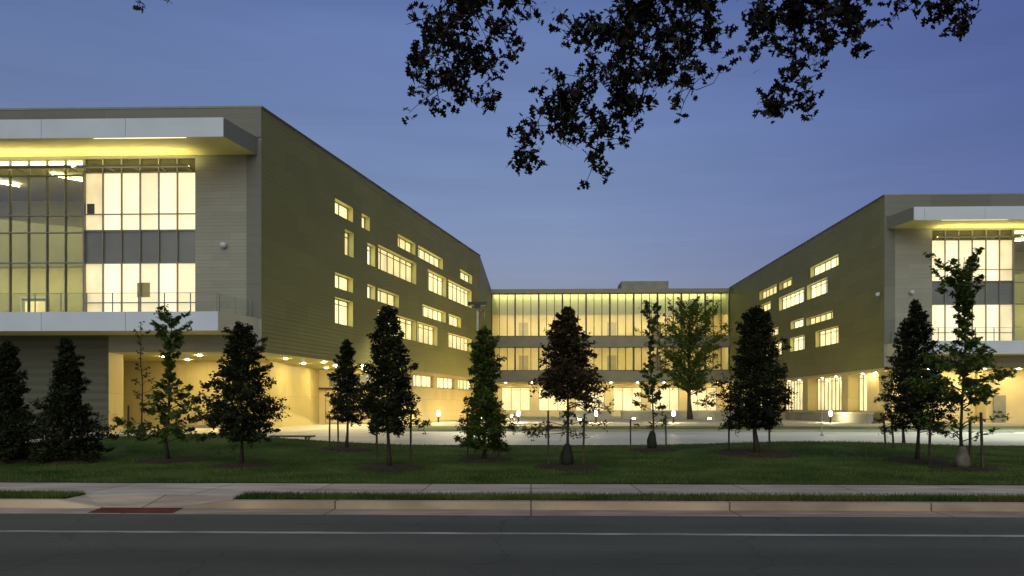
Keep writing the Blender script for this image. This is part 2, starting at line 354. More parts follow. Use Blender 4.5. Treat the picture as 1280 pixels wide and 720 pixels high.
class MB:
    def __init__(self, f=WORLD):
        self.v, self.f, self.fr = [], [], f
    def quad(self, *pts):
        i = len(self.v)
        self.v += [tuple(self.fr(*p)) for p in pts]
        self.f.append(tuple(range(i, i + len(pts))))
        return self
    def box(self, x0, x1, y0, y1, z0, z1):
        i = len(self.v)
        self.v += [tuple(self.fr(x, y, z)) for z in (z0, z1) for x, y in ((x0, y0), (x1, y0), (x1, y1), (x0, y1))]
        self.f += [(i, i + 3, i + 2, i + 1), (i + 4, i + 5, i + 6, i + 7)]
        for a in range(4):
            b = (a + 1) % 4
            self.f.append((i + a, i + b, i + 4 + b, i + 4 + a))
        return self
    def prism(self, poly, z0, z1):
        i, n = len(self.v), len(poly)
        self.v += [tuple(self.fr(x, y, z0)) for x, y in poly] + [tuple(self.fr(x, y, z1)) for x, y in poly]
        self.f += [tuple(range(i + n - 1, i - 1, -1)), tuple(range(i + n, i + 2 * n))]
        for a in range(n):
            b = (a + 1) % n
            self.f.append((i + a, i + b, i + n + b, i + n + a))
        return self
    def lathe(self, prof, cx=0, cy=0, n=14):
        i = len(self.v)
        for r, z in prof:
            for k in range(n):
                a = 2 * math.pi * k / n
                self.v.append(tuple(self.fr(cx + r * math.cos(a), cy + r * math.sin(a), z)))
        for j in range(len(prof) - 1):
            for k in range(n):
                k2 = (k + 1) % n
                self.f.append((i + j * n + k, i + j * n + k2, i + (j + 1) * n + k2, i + (j + 1) * n + k))
        self.f.append(tuple(i + k for k in reversed(range(n))))
        self.f.append(tuple(i + (len(prof) - 1) * n + k for k in range(n)))
        return self
    def tube(self, pts, rad, n=6):
        pts = [Vector(p) for p in pts]
        i = len(self.v)
        for j, p in enumerate(pts):
            d = (pts[min(j + 1, len(pts) - 1)] - pts[max(j - 1, 0)])
            d = d.normalized() if d.length > 1e-9 else Vector((0, 0, 1))
            a = d.orthogonal().normalized(); b = d.cross(a)
            for k in range(n):
                t = 2 * math.pi * k / n
                self.v.append(tuple(self.fr(*(p + (a * math.cos(t) + b * math.sin(t)) * rad[j]))))
        for j in range(len(pts) - 1):
            for k in range(n):
                k2 = (k + 1) % n
                self.f.append((i + j * n + k, i + j * n + k2, i + (j + 1) * n + k2, i + (j + 1) * n + k))
        self.f.append(tuple(i + k for k in reversed(range(n))))
        self.f.append(tuple(i + (len(pts) - 1) * n + k for k in range(n)))
        return self
    def wall(self, x0, x1, z0, z1, holes, t):
        """outer face at y=0 with openings and their reveals going in to y=-t"""
        xs = sorted({x0, x1, *[h[0] for h in holes], *[h[1] for h in holes]})
        zs = sorted({z0, z1, *[h[2] for h in holes], *[h[3] for h in holes]})
        for a, b in zip(xs, xs[1:]):
            for c, d in zip(zs, zs[1:]):
                mx, mz = (a + b) / 2, (c + d) / 2
                if any(h[0] < mx < h[1] and h[2] < mz < h[3] for h in holes):
                    continue
                self.quad((a, 0, c), (b, 0, c), (b, 0, d), (a, 0, d))
        for a, b, c, d in (holes if t else ()):
            self.quad((a, 0, c), (a, -t, c), (a, -t, d), (a, 0, d))
            self.quad((b, 0, c), (b, -t, c), (b, -t, d), (b, 0, d))
            self.quad((a, 0, c), (b, 0, c), (b, -t, c), (a, -t, c))
            self.quad((a, 0, d), (b, 0, d), (b, -t, d), (a, -t, d))
        return self
    def build(self, name, material, parent=None, smooth=False):
        me = bpy.data.meshes.new(name)
        org = parent_origin(parent)
        me.from_pydata([(x - org[0], y - org[1], z - org[2]) for x, y, z in self.v], [], self.f)
        bm = bmesh.new(); bm.from_mesh(me)
        bmesh.ops.recalc_face_normals(bm, faces=bm.faces)
        bm.to_mesh(me); bm.free()
        me.materials.append(material)
        if smooth:
            me.polygons.foreach_set('use_smooth', [True] * len(me.polygons))
        o = bpy.data.objects.new(name, me)
        COL.objects.link(o)
        if parent: o.parent = parent
        return o

ORG = {}
def parent_origin(p):
    if p is None: return (0, 0, 0)
    return ORG.get(p.name, (0, 0, 0)) if p.type == 'EMPTY' else parent_origin(p.parent)

def tag(o, label=None, cat=None, group=None, kind=None):
    if label: o['label'] = label
    if cat: o['category'] = cat
    if group: o['group'] = group
    if kind: o['kind'] = kind
    return o

def thing(name, loc, label, cat, group=None, own=True):
    """an Empty at the thing's base; its meshes are given in world coordinates when own is False"""
    o = bpy.data.objects.new(name, None)
    o.empty_display_size = 0.2
    COL.objects.link(o)
    o.location = loc
    ORG[o.name] = (0, 0, 0) if own else tuple(loc)
    return tag(o, label, cat, group)

def copy_tree(o, parent=None):
    c = o.copy(); COL.objects.link(c)
    if parent: c.parent = parent
    for ch in list(o.children): copy_tree(ch, c)
    return c

def structure(name, mb, material):
    return tag(mb.build(name, material), kind='structure')

# ------------------------------------------------------------------ ground
def sstep(a, b, x):
    t = min(1, max(0, (x - a) / (b - a))); return t * t * (3 - 2 * t)
Y_WALK0, Y_WALK1, Y_KERB, Y_GUT, Y_LAWN = 11.95, 13.8, 11.2, 10.62, 27.6
def lawn_z(x, y):
    m = 0.46 * math.exp(-((x + 12.6) / 5.0) ** 2 - ((y - 25.0) / 4.2) ** 2)
    m += 0.22 * math.exp(-((x - 9.6) / 4.5) ** 2 - ((y - 24.0) / 4.0) ** 2)
    m += 0.06 * math.exp(-((x - 3.5) / 3.0) ** 2 - ((y - 25.0) / 3.0) ** 2)
    m += 0.05 * math.sin(x * 0.31 + 1.0) * math.sin(y * 0.4)
    return 0.13 + (m + 0.02) * sstep(Y_WALK1, 18, y) * (1 - sstep(26.2, Y_LAWN, y))

structure('ground', MB().quad((-2500, -800, -0.06), (2500, -800, -0.06), (2500, 4000, -0.06), (-2500, 4000, -0.06)), M['earth'])
structure('road', MB().box(-160, 160, -5, Y_GUT, -0.05, 0.0), M['asphalt'])
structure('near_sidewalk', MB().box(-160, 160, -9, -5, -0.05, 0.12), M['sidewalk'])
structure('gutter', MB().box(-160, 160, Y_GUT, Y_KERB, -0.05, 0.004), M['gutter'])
# kerb, dropped to the gutter in front of the ramp
RX0, RX1 = -6.75, -5.45
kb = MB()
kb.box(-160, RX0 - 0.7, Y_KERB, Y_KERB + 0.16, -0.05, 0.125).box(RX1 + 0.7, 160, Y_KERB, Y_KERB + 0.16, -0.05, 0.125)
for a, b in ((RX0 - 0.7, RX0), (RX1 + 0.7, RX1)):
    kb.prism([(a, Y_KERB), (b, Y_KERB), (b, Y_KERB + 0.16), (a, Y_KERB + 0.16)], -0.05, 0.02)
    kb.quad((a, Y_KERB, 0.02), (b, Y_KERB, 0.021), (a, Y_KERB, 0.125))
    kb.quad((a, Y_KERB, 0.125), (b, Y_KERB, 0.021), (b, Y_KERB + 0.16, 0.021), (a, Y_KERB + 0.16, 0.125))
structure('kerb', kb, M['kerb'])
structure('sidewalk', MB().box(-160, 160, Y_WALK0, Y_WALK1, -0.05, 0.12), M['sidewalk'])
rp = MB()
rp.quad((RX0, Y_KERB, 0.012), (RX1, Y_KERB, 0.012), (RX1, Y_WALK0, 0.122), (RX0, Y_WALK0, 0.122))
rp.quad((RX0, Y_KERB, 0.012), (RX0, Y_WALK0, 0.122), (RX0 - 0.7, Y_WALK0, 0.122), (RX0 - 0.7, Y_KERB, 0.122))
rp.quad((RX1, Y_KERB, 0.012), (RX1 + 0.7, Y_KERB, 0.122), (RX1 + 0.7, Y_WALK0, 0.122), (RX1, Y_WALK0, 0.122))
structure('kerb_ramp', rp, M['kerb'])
structure('ramp_paving', MB().quad((RX0 + 0.1, Y_GUT + 0.06, 0.009), (RX1 + 0.1, Y_GUT + 0.06, 0.009), (RX1, Y_KERB - 0.02, 0.009), (RX0, Y_KERB - 0.02, 0.009)), M['red_pad'])
dm = MB().box(RX0 + 0.1, RX1, Y_GUT + 0.08, Y_KERB - 0.03, 0.006, 0.011)
for i in range(20):
    for j in range(8):
        dm.lathe([(0.02, 0.010), (0.016, 0.016), (0.008, 0.018)], RX0 + 0.14 + i * 0.061, Y_GUT + 0.11 + j * 0.058, 6)
structure('ramp_studs', dm, M['red_pad'])
# verge (turf strip between kerb and sidewalk)
vg = MB()
def strip(mb, x0, x1, y0, y1, nx, ny, f):
    i = len(mb.v)
    for a in range(nx + 1):
        for b in range(ny + 1):
            x = x0 + (x1 - x0) * a / nx; y = y0 + (y1 - y0) * b / ny
            mb.v.append((x, y, f(x, y)))
    for a in range(nx):
        for b in range(ny):
            p = i + a * (ny + 1) + b
            mb.f.append((p, p + ny + 1, p + ny + 2, p + 1))
rs = random.Random(3)
for a, b in ((-60, RX0 - 0.7), (RX1 + 0.7, 60)):
    strip(vg, a, b, Y_KERB + 0.16, Y_WALK0, 60, 4, lambda x, y: 0.13 + 0.02 * math.sin(x * 3.1) * math.sin(y * 9))
structure('verge', vg, M['lawn'])
ln = MB()
strip(ln, -60, 60, Y_WALK1, Y_LAWN, 160, 44, lawn_z)
structure('lawn', ln, M['lawn'])
structure('lawn_kerb', MB().box(-60, 60, Y_LAWN, Y_LAWN + 0.16, -0.05, 0.125), M['kerb'])
structure('parking_lot', MB().quad((-90, Y_LAWN + 0.16, 0.0), (120, Y_LAWN + 0.16, 0.0), (120, 130, 0.0), (-90, 130, 0.0)), M['lot'])
# raised court in front of the buildings
structure('court_kerb', MB().box(-10, 120, 46.0, 46.2, -0.02, 0.14), M['low_wall'])
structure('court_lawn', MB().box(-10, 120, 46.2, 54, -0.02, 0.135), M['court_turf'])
structure('court_paving', MB().box(-10, 120, 54, 112.5, -0.02, 0.13), M['plaza'])
# lane line
structure('lane_line', MB().box(-160, 160, 9.05, 9.15, 0.001, 0.004), M['line'])

# ------------------------------------------------------------------ buildings
ZR, ZS, ZC0, ZC1, ZB0, ZB1 = 19.73, 4.9, 16.9, 17.9, 5.95, 6.95   # roof, soffit, canopy, balcony heights
LC = (-16.37, 43.59); RC = (30.42, 63.2)
ANG = R(13.2)
LD = (math.sin(ANG), math.cos(ANG)); LN = (math.cos(ANG), -math.sin(ANG))
L_END = 44.8
L1 = (LC[0] + LD[0] * L_END, LC[1] + LD[1] * L_END)
YL = 111.8
XL0, XL1 = L1[0], RC[0]

LEFT_WINDOWS = [(9.1, 11.9, 15.7, 16.8), (13.4, 14.8, 15.7, 16.8), (10.6, 12.0, 13.0, 14.9), (14.4, 15.8, 13.0, 14.7), (16.4, 24.6, 13.0, 15.0),
    (20.4, 24.4, 15.7, 16.8), (25.1, 31.8, 15.7, 16.8), (9.1, 11.9, 10.3, 11.4), (14.4, 15.8, 10.3, 11.4), (16.3, 20.6, 10.3, 11.4),
    (27.6, 32.8, 13.0, 15.0), (33.4, 41.4, 13.0, 15.0), (37.3, 41.6, 15.8, 16.8), (9.1, 11.9, 7.7, 9.6), (16.3, 24.6, 7.7, 9.6),
    (24.9, 30.2, 7.7, 9.6), (26.2, 32.7, 10.3, 11.4), (33.6, 37.6, 10.3, 11.4), (33.4, 41.4, 7.9, 9.4)]
LEFT_LOW = [(24.0, 29.2, 3.45, 4.6), (30.2, 35.5, 3.45, 4.6), (36.6, 42.0, 3.45, 4.6)]
RIGHT_WINDOWS = [(9.3, 16.4, 15.6, 16.7), (27.2, 34.0, 15.7, 16.8), (22.0, 26.3, 15.8, 16.7), (18.2, 26.4, 13.3, 14.9), (12.0, 17.4, 13.3, 14.9),
    (29.5, 33.7, 14.0, 15.0), (18.3, 22.4, 10.6, 11.5), (10.6, 17.6, 10.5, 11.3), (9.3, 15.0, 7.9, 9.6), (18.2, 22.6, 8.0, 9.6), (25.5, 33, 7.9, 9.5), (26.5, 31, 10.5, 11.4)]

def add_window(fr, h, root, pane_mat, depth=0.5, step=1.35, name='window'):
    a, b, c, d = h
    w = MB(fr)
    y0, y1 = -depth + 0.01, -depth + 0.09
    w.box(a, b, y0, y1, c, c + 0.07).box(a, b, y0, y1, d - 0.07, d).box(a, a + 0.07, y0, y1, c + 0.07, d - 0.07).box(b - 0.07, b, y0, y1, c + 0.07, d - 0.07)
    n = max(1, round((b - a) / step))
    for k in range(1, n):
        x = a + (b - a) * k / n
        w.box(x - 0.035, x + 0.035, y0, y1, c + 0.07, d - 0.07)
    if d - c > 1.5:
        w.box(a + 0.07, b - 0.07, y0 + 0.005, y1 - 0.005, d - 0.42, d - 0.36)
    wo = w.build(name, M['trim'], root)
    MB(fr).quad((a, -depth, c), (b, -depth, c), (b, -depth, d), (a, -depth, d)).build('pane', pane_mat, wo)
    return wo

def downlight(x, y, z, root, m='down'):
    MB().lathe([(0.11, z - 0.03), (0.11, z - 0.012)], x, y, 10).build('downlight', M[m], root)

def front_bay(fr, root, dark_first):
    """six-bay window stack between panel wall and atrium: local x runs from the corner outwards"""
    u0, u1, nb = 4.08, 11.0, 6
    bw = (u1 - u0) / nb
    MB(fr).quad((u0, -0.2, 15.95), (u1, -0.2, 15.95), (u1, -0.2, ZC0 - 0.12), (u0, -0.2, ZC0 - 0.12)).build('head_panel', M['head_panel'], root)
    MB(fr).quad((u0, -0.2, 10.4), (u1, -0.2, 10.4), (u1, -0.2, 12.35), (u0, -0.2, 12.35)).build('spandrel_panel', M['spandrel'], root)
    for z0, z1, zt in ((12.35, 15.95, 13.37), (ZB1, 10.4, 7.95)):
        w = MB(fr)
        for k in range(nb + 1):
            x = u0 + bw * k
            w.box(x - 0.03, x + 0.03, -0.19, -0.06, z0, z1)
        for za in (z0 + 0.03, zt, z1 - 0.03):
            w.box(u0, u1, -0.185, -0.075, za - 0.03, za + 0.03)
        wo = w.build('window', M['trim'], root)
        for k in range(nb):
            xa, xb = u0 + bw * k, u0 + bw * (k + 1)
            MB(fr).quad((xa, -0.25, z0), (xb, -0.25, z0), (xb, -0.25, z1), (xa, -0.25, z1)).build('pane', M['front_pane_dim'] if k == nb - 1 else M[('pane_front', 'front_pane_rose', 'front_pane_pale')[(k * 2 + int(z0)) % 3]], wo)
    for k in range(nb + 1):
        x = u0 + bw * k
        MB(fr).box(x - 0.028, x + 0.028, -0.19, -0.065, 10.4, 12.35).build('mullion', M['trim'], root)
        MB(fr).box(x - 0.028, x + 0.028, -0.19, -0.065, 15.95, ZC0 - 0.12).build('mullion', M['trim'], root)

def atrium(fr, root, u0=11.0, u1=26.0, deep=9.0):
    # a real room behind clear glass
    MB(fr).quad((u0, -deep, ZB1), (u1, -deep, ZB1), (u1, -deep, ZC0 - 0.1), (u0, -deep, ZC0 - 0.1)).build('room_wall', M['grey_wall'], root)
    MB(fr).quad((u0 + 0.02, -0.2, ZB1), (u0 + 0.02, -deep, ZB1), (u0 + 0.02, -deep, ZC0 - 0.1), (u0 + 0.02, -0.2, ZC0 - 0.1)).build('room_side_wall', M['cream'], root)
    MB(fr).quad((u1, -0.2, ZB1), (u1, -deep, ZB1), (u1, -deep, ZC0 - 0.1), (u1, -0.2, ZC0 - 0.1)).build('room_side_wall', M['grey_wall'], root)
    MB(fr).quad((u0, 0, ZB1 - 0.01), (u1, 0, ZB1 - 0.01), (u1, -deep, ZB1 - 0.01), (u0, -deep, ZB1 - 0.01)).build('room_floor', M['floor'], root)
    MB(fr).quad((u0, -0.05, ZC0 - 0.11), (u1, -0.05, ZC0 - 0.11), (u1, -deep, ZC0 - 0.11), (u0, -deep, ZC0 - 0.11)).build('room_ceiling', M['white_wall'], root)
    # a bulkhead with a sloping underside crosses the upper room
    b = MB(fr)
    b.quad((u0 + 1, -5.5, 13.6), (u1, -5.5, 15.2), (u1, -5.5, 11.3), (u0 + 1, -5.5, 11.3))
    b.quad((u0 + 1, -5.5, 11.8), (u1, -5.5, 11.8), (u1, -deep + 0.1, 11.8), (u0 + 1, -deep + 0.1, 11.8))
    b.build('bulkhead', M['grey_wall'], root)
    for x in (u0 + 1.3, u0 + 7.5):
        lm = MB(fr)
        lm.prism([(x, -4.9), (x + 2.4, -2.6), (x + 2.48, -2.7), (x + 0.08, -5.0)], ZC0 - 0.30, ZC0 - 0.24)
        lm.build('ceiling_lamp', M['ceil_lamp'], root)
    MB(fr).box(u0 + 0.4, u1 - 0.4, -1.3, -0.5, ZC0 - 0.17, ZC0 - 0.14).build('ceiling_lamp', M['glow_panel'], root)
    MB(fr).box(u0 + 1.5, u1 - 1, -6.6, -6.4, 11.66, 11.74).build('ceiling_lamp', M['ceil_lamp'], root)
    for x in (u0 + 2.4, u0 + 8.2):
        d = MB(fr).box(x, x + 0.12, -deep + 0.02, -deep + 0.14, ZB1, ZB1 + 2.6).box(x + 2.0, x + 2.12, -deep + 0.02, -deep + 0.14, ZB1, ZB1 + 2.6).box(x, x + 2.12, -deep + 0.02, -deep + 0.15, ZB1 + 2.6, ZB1 + 2.75)
        do = d.build('door', M['fascia'], root)
        MB(fr).quad((x + 0.3, -deep + 0.04, ZB1 + 0.2), (x + 1.8, -deep + 0.04, ZB1 + 0.2), (x + 1.8, -deep + 0.04, ZB1 + 2.4), (x + 0.3, -deep + 0.04, ZB1 + 2.4)).build('pane', M['pane_dim'], do)
    n = round((u1 - u0) / 1.12)
    w = MB(fr)
    for k in range(n + 1):
        x = u0 + (u1 - u0) * k / n
        t = 0.05 if k else 0.09
        w.box(x - t / 2, x + t / 2, -0.2, 0.02, ZB1, ZC0 - 0.12)
    for z in (10.4, 12.25, 13.3, 15.75, ZC0 - 0.17):
        w.box(u0, u1, -0.17, -0.01, z - 0.04, z + 0.04)
    wo = w.build('curtain_wall', M['trim'], root)
    MB(fr).quad((u0, -0.1, ZB1), (u1, -0.1, ZB1), (u1, -0.1, ZC0 - 0.12), (u0, -0.1, ZC0 - 0.12)).build('pane', M['glass'], wo)

def ledge(fr, z0, z1, name, root, umax, cut, edge_mat, rail):
    """canopy or balcony: a slab whose inner end is cut back at a slant to the building corner"""
    n_ = 3.1
    s = MB(fr)
    s.quad((0.25, 0.01, z0), (cut, n_, z0), (umax, n_, z0), (umax, 0.01, z0))
    so = s.build(name, M['soffit'], root)
    MB(fr).quad((0.25, 0.01, z1), (cut, n_, z1), (umax, n_, z1), (umax, 0.01, z1)).build('deck', M['roof'], so)
    f = MB(fr)
    x = umax
    while x > cut + 0.01:                      # fascia panels with open joints
        xa = max(cut, x - 4.85)
        if xa - cut < 0.8: xa = cut
        f.box(xa + (0.012 if xa > cut else 0), x - 0.012, n_ - 0.02, n_ + 0.06, z0 - 0.06, z1 + 0.02)
        x = xa
    f.build('fascia', M['fascia'], so)
    MB(fr).quad((0.22, 0.01, z0 - 0.04), (cut, n_ - 0.02, z0 - 0.04), (cut, n_ - 0.02, z1 + 0.02), (0.22, 0.01, z1 + 0.02)).build('end_fascia', edge_mat, so)
    return so

def building_wing(sg, corner, sd, sn, s_len, windows, label, low_holes):
    root = thing('building_wing', (corner[0], corner[1], 0), label, 'building', 'flat roofed metal clad wings of the building', own=False)
    fr = Frame(corner, (sg, 0), (0, -1))       # front facade: x outwards from the corner, y towards the street
    sf = Frame(corner, sd, sn)                 # side facade: x away from the street, y towards the court
    U = 26.0
    # side wall, upper storeys
    MB(sf).wall(0, s_len, ZS, ZR, windows, 0).build('side_wall', M['olive'], root)
    MB(sf).box(0.0, s_len, -0.35, 0.06, ZR, ZR + 0.12).build('coping', M['dark_trim'], root)
    for h in windows:
        wo = add_window(sf, h, root, M[('pane', 'pane_soft', 'pane', 'pane_bright')[int(h[0] * 7 + h[2] * 3) % 4]])
        a, b, c, d = h
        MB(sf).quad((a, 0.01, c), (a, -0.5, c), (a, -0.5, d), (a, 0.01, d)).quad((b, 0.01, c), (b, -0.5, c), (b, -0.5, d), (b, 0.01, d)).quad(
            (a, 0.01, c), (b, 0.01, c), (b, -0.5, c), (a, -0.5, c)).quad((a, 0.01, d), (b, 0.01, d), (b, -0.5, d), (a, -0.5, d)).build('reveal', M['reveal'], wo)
    # front wall beside the windows, and the parapet above the canopy
    MB(fr).wall(0.0, U, ZS, ZR, [(4.08, U - 0.01, ZB1, ZC0 - 0.12)], 0.25).build('front_wall', M['grey_metal'], root)
    p = MB(fr).box(0.0, U, 0.004, 0.08, ZC1 + 0.03, ZR + 0.0).box(-0.0, 0.9, 0.003, 0.06, ZB1, ZC0 + 0.9)
    p.build('parapet', M['parapet'], root)
    MB(fr).box(-0.05, U, -0.35, 0.10, ZR + 0.002, ZR + 0.12).build('coping', M['trim'], root)
    front_bay(fr, root, True)
    atrium(fr, root)
    can = ledge(fr, ZC0, ZC1, 'canopy', root, U, 1.0 if sg < 0 else 0.9, M['parapet'], False)
    MB(fr).box(3.2, 8.5, 2.98, 3.04, ZC0 - 0.055, ZC0 - 0.02).build('light_strip', M['soft_strip'], can)
    for a, b in ((4.1, 10.9), (11.2, U - 1)):
        tb = MB(fr).box(a, b, 0.62, 0.88, ZC0 - 0.93, ZC0 - 0.91).box(a, b, 0.86, 0.90, ZC0 - 0.91, ZC0 - 0.83)
        for q in range(5):
            xq = a + 0.2 + (b - a - 0.5) * q / 4
            tb.box(xq, xq + 0.06, -0.06, 0.62, ZC0 - 0.95, ZC0 - 0.91)
        tb.build('light_trough', M['trim'], can)
        MB(fr).quad((a, 0.64, ZC0 - 0.905), (b, 0.64, ZC0 - 0.905), (b, 0.84, ZC0 - 0.905), (a, 0.84, ZC0 - 0.905)).build('light_strip', M['strip'], can)
    bal = ledge(fr, ZB0, ZB1, 'balcony', root, U, 1.3, M['fascia_end'], True)
    rl = MB(fr)
    xs = [1.5 + 1.5 * k for k in range(17)]
    for x in xs:
        rl.box(x - 0.025, x + 0.025, 2.86, 2.90, ZB1, ZB1 + 1.1)
    for t in (0.15, 0.55, 0.95):
        rl.box(0.35 + 1.1 * t - 0.02, 0.35 + 1.1 * t + 0.02, 2.85 * t, 2.85 * t + 0.04, ZB1, ZB1 + 1.1)
    rl.box(1.4, U, 2.855, 2.905, ZB1 + 1.1, ZB1 + 1.13)
    ro = rl.build('railing', M['trim'], bal)
    gp = MB(fr).quad((1.4, 2.88, ZB1 + 0.08), (U, 2.88, ZB1 + 0.08), (U, 2.88, ZB1 + 1.06), (1.4, 2.88, ZB1 + 1.06))
    gp.quad((0.45, 0.1, ZB1 + 0.08), (1.4, 2.85, ZB1 + 0.08), (1.4, 2.85, ZB1 + 1.06), (0.45, 0.1, ZB1 + 1.06))
    gp.build('railing_glass', M['rail_glass'], bal)
    # dome lamps on the panel wall
    MB(fr).lathe([(0.05, 11.22), (0.16, 11.28), (0.2, 11.4), (0.17, 11.5), (0.06, 11.55)], 2.28, 0.16, 12).build('wall_fixture', M['fascia'], root, True)
    return root, fr, sf

# left wing ------------------------------------------------
lw, lf, ls = building_wing(-1, LC, LD, LN, L_END, LEFT_WINDOWS,
    'long olive metal clad wing on the left with scattered lit windows and a pale canopy', None)
MB(lf).box(10.45, 10.9, -0.24, -0.20, 13.42, 14.05).build('wall_box', M['dark_trim'], lw)
MB(lf).box(7.0, 7.8, -0.245, -0.235, 8.3, 9.2).build('wall_board', M['tan_wall'], lw)
fx_n = (1.0, 0.0)
ef = Frame(L1, (0, 1), fx_n)                    # the end face that turns square to the link
MB(ef).wall(0, YL - L1[1] - 0.02, 0, ZR, [(7.0, 9.5, 13.2, 14.9), (13, 15.5, 10.4, 11.4), (7.5, 11.0, 7.9, 9.4)], 0.4).build('end_wall', M['olive'], lw)
for h in [(7.0, 9.5, 13.2, 14.9), (13, 15.5, 10.4, 11.4), (7.5, 11.0, 7.9, 9.4)]:
    add_window(ef, h, lw, M['pane'], 0.4)
# roof, underside
poly = [(LC[0], LC[1]), (L1[0], L1[1]), (L1[0], YL), (-42.37, YL), (-42.37, LC[1])]
pi = [(LC[0] - 0.3, LC[1] + 0.3), (L1[0] - 0.35, L1[1] + 0.1), (L1[0] - 0.35, YL), (-42.37, YL), (-42.37, LC[1] + 0.3)]
MB().quad(*[(x, y, ZR - 0.25) for x, y in pi]).build('roof', M['roof'], lw)
MB().quad(*[(x, y, ZS + 0.01) for x, y in [(LC[0], LC[1] + 0.02), (L1[0] - 0.02, L1[1]), (L1[0] - 0.02, L1[1] + 4), (-34, L1[1] + 4), (-34, LC[1] + 0.02)]]).build('ceiling_panel', M['soffit'], lw)
# ground floor: dark block at the street front, open undercroft behind it, enclosed storey further back
XJ = -25.8
MB(lf).quad((9.43, 0.012, 0), (26, 0.012, 0), (26, 0.012, ZB0), (9.43, 0.012, ZB0)).build('ground_wall', M['dark_siding'], lw)
MB().quad((XJ, LC[1], 0), (XJ, LC[1] + 1.6, 0), (XJ, LC[1] + 1.6, ZS), (XJ, LC[1], ZS)).build('jamb_wall', M['tan_wall'], lw)
MB().quad((XJ, LC[1] + 1.6, 0), (-34, LC[1] + 1.6, 0), (-34, LC[1] + 1.6, ZS), (XJ, LC[1] + 1.6, ZS)).build('jamb_wall', M['tan_wall'], lw)
YB1, XB1, YB2 = 52.6, -19.1, 64.8
MB().quad((-34, YB1, 0), (XB1, YB1, 0), (XB1, YB1, ZS), (-34, YB1, ZS)).build('undercroft_wall', M['tan_wall'], lw)
MB().quad((XB1, YB1, 0), (XB1, YB2, 0), (XB1, YB2, ZS), (XB1, YB1, ZS)).build('undercroft_wall', M['tan_wall'], lw)
for xa, wd in ((-24.6, 1.9), (-20.9, 1.0)):
    dd = MB().box(xa - 0.1, xa, YB1 - 0.06, YB1 - 0.003, 0, 2.35).box(xa + wd, xa + wd + 0.1, YB1 - 0.06, YB1 - 0.003, 0, 2.35).box(xa, xa + wd, YB1 - 0.06, YB1 - 0.003, 2.25, 2.35)
    dr = dd.build('door_frame', M['trim'], lw)
    MB().quad((xa, YB1 - 0.02, 0.02), (xa + wd, YB1 - 0.02, 0.02), (xa + wd, YB1 - 0.02, 2.25), (xa, YB1 - 0.02, 2.25)).build('door_leaf', M['tan_wall'], dr)
MB().box(-26.6, XB1, YB1 - 0.05, YB1 - 0.004, 0.0, 0.25).build('base_strip', M['trim'], lw)
s_b = (YB2 - LC[1]) / LD[1]
XB2 = LC[0] + LD[0] * s_b
bw_holes = [(0.9, 2.5, 3.35, 4.5), (3.3, 4.9, 3.35, 4.5), (5.6, 7.1, 3.35, 4.5)]
bf = Frame((XB1, YB2), (1, 0), (0, -1))
MB(bf).wall(0, XB2 - XB1, 0, ZS, bw_holes, 0.2).build('undercroft_wall', M['cream'], lw)
for h in bw_holes:
    add_window(bf, h, lw, M['spandrel'], 0.2, 3)
g = MB(bf)
for x in (0.6, 2.2, 3.8, 5.4, 7.0):
    g.box(x - 0.035, x + 0.035, 0.0, 0.05, 0.1, 3.1)
for z in (0.1, 1.1, 2.1, 3.1):
    g.box(0.6, 7.0, 0.002, 0.045, z - 0.03, z + 0.03)
g.build('panel_door', M['trim'], lw)
MB(bf).box(4.75, 5.0, 0.06, 0.3, 0, 3.25).box(0, XB2 - XB1, 0.06, 0.2, 3.12, 3.3).build('door_post', M['stake'], lw)
MB(ls).wall(s_b, L_END, 0.0, ZS - 0.002, LEFT_LOW, 0.35).build('ground_side_wall', M['tan_panel'], lw)
for k, h in enumerate(LEFT_LOW):
    add_window(ls, h, lw, M['pane_green'] if k == 2 else M['pane_dim'], 0.35, 1.3)
for x, y in ((-24.3, 47.2), (-21.4, 46.2), (-18.6, 47.0), (-24.2, 50.4), (-21.0, 50.6), (-16.9, 49.5), (-15.4, 53.5), (-15.8, 58.2), (-13.6, 58.0), (-14.6, 62.5), (-12.6, 62.3), (-17.4, 55.0), (-17.5, 61.5)):
    downlight(x, y, ZS, lw)

# right wing -----------------------------------------------
R_LEN = YL - RC[1]
rw, rf, rsf = building_wing(1, RC, (0, 1), (-1, 0), R_LEN, RIGHT_WINDOWS,
    'olive metal clad wing on the right, farther off, rows of lit strip windows', None)
MB().quad((RC[0] + 0.3, RC[1] + 0.3, ZR - 0.25), (RC[0] + 26, RC[1] + 0.3, ZR - 0.25), (RC[0] + 26, YL, ZR - 0.25), (RC[0] + 0.3, YL, ZR - 0.25)).build('roof', M['roof'], rw)
MB().quad((RC[0] + 0.02, RC[1] + 0.02, ZS + 0.01), (RC[0] + 26, RC[1] + 0.02, ZS + 0.01), (RC[0] + 26, YL, ZS + 0.01), (RC[0] + 0.02, YL, ZS + 0.01)).build('ceiling_panel', M['soffit'], rw)
bays = [(0.9, 7.1), (8.6, 17.2), (18.7, 27.0), (28.5, 37.0), (38.5, 47.0)]
MB(rsf).wall(0.0, R_LEN, 0.12, ZS - 0.003, [(a, b, 1.15, ZS - 0.25) for a, b in bays], 1.1).build('ground_side_wall', M['tan_wall'], rw)
for a, b in bays:
    add_window(rsf, (a, b, 1.15, ZS - 0.25), rw, M['pane_dim'], 1.1, 0.95)
    for k in range(2):
        q = rsf(a + (b - a) * (0.3 + 0.4 * k), -0.55, 0)
        downlight(q.x, q.y, ZS - 0.26, rw, 'down_soft')
MB(rf).quad((0.0, -3.2, 0), (26, -3.2, 0), (26, -3.2, ZS), (0.0, -3.2, ZS)).build('undercroft_wall', M['cream'], rw)
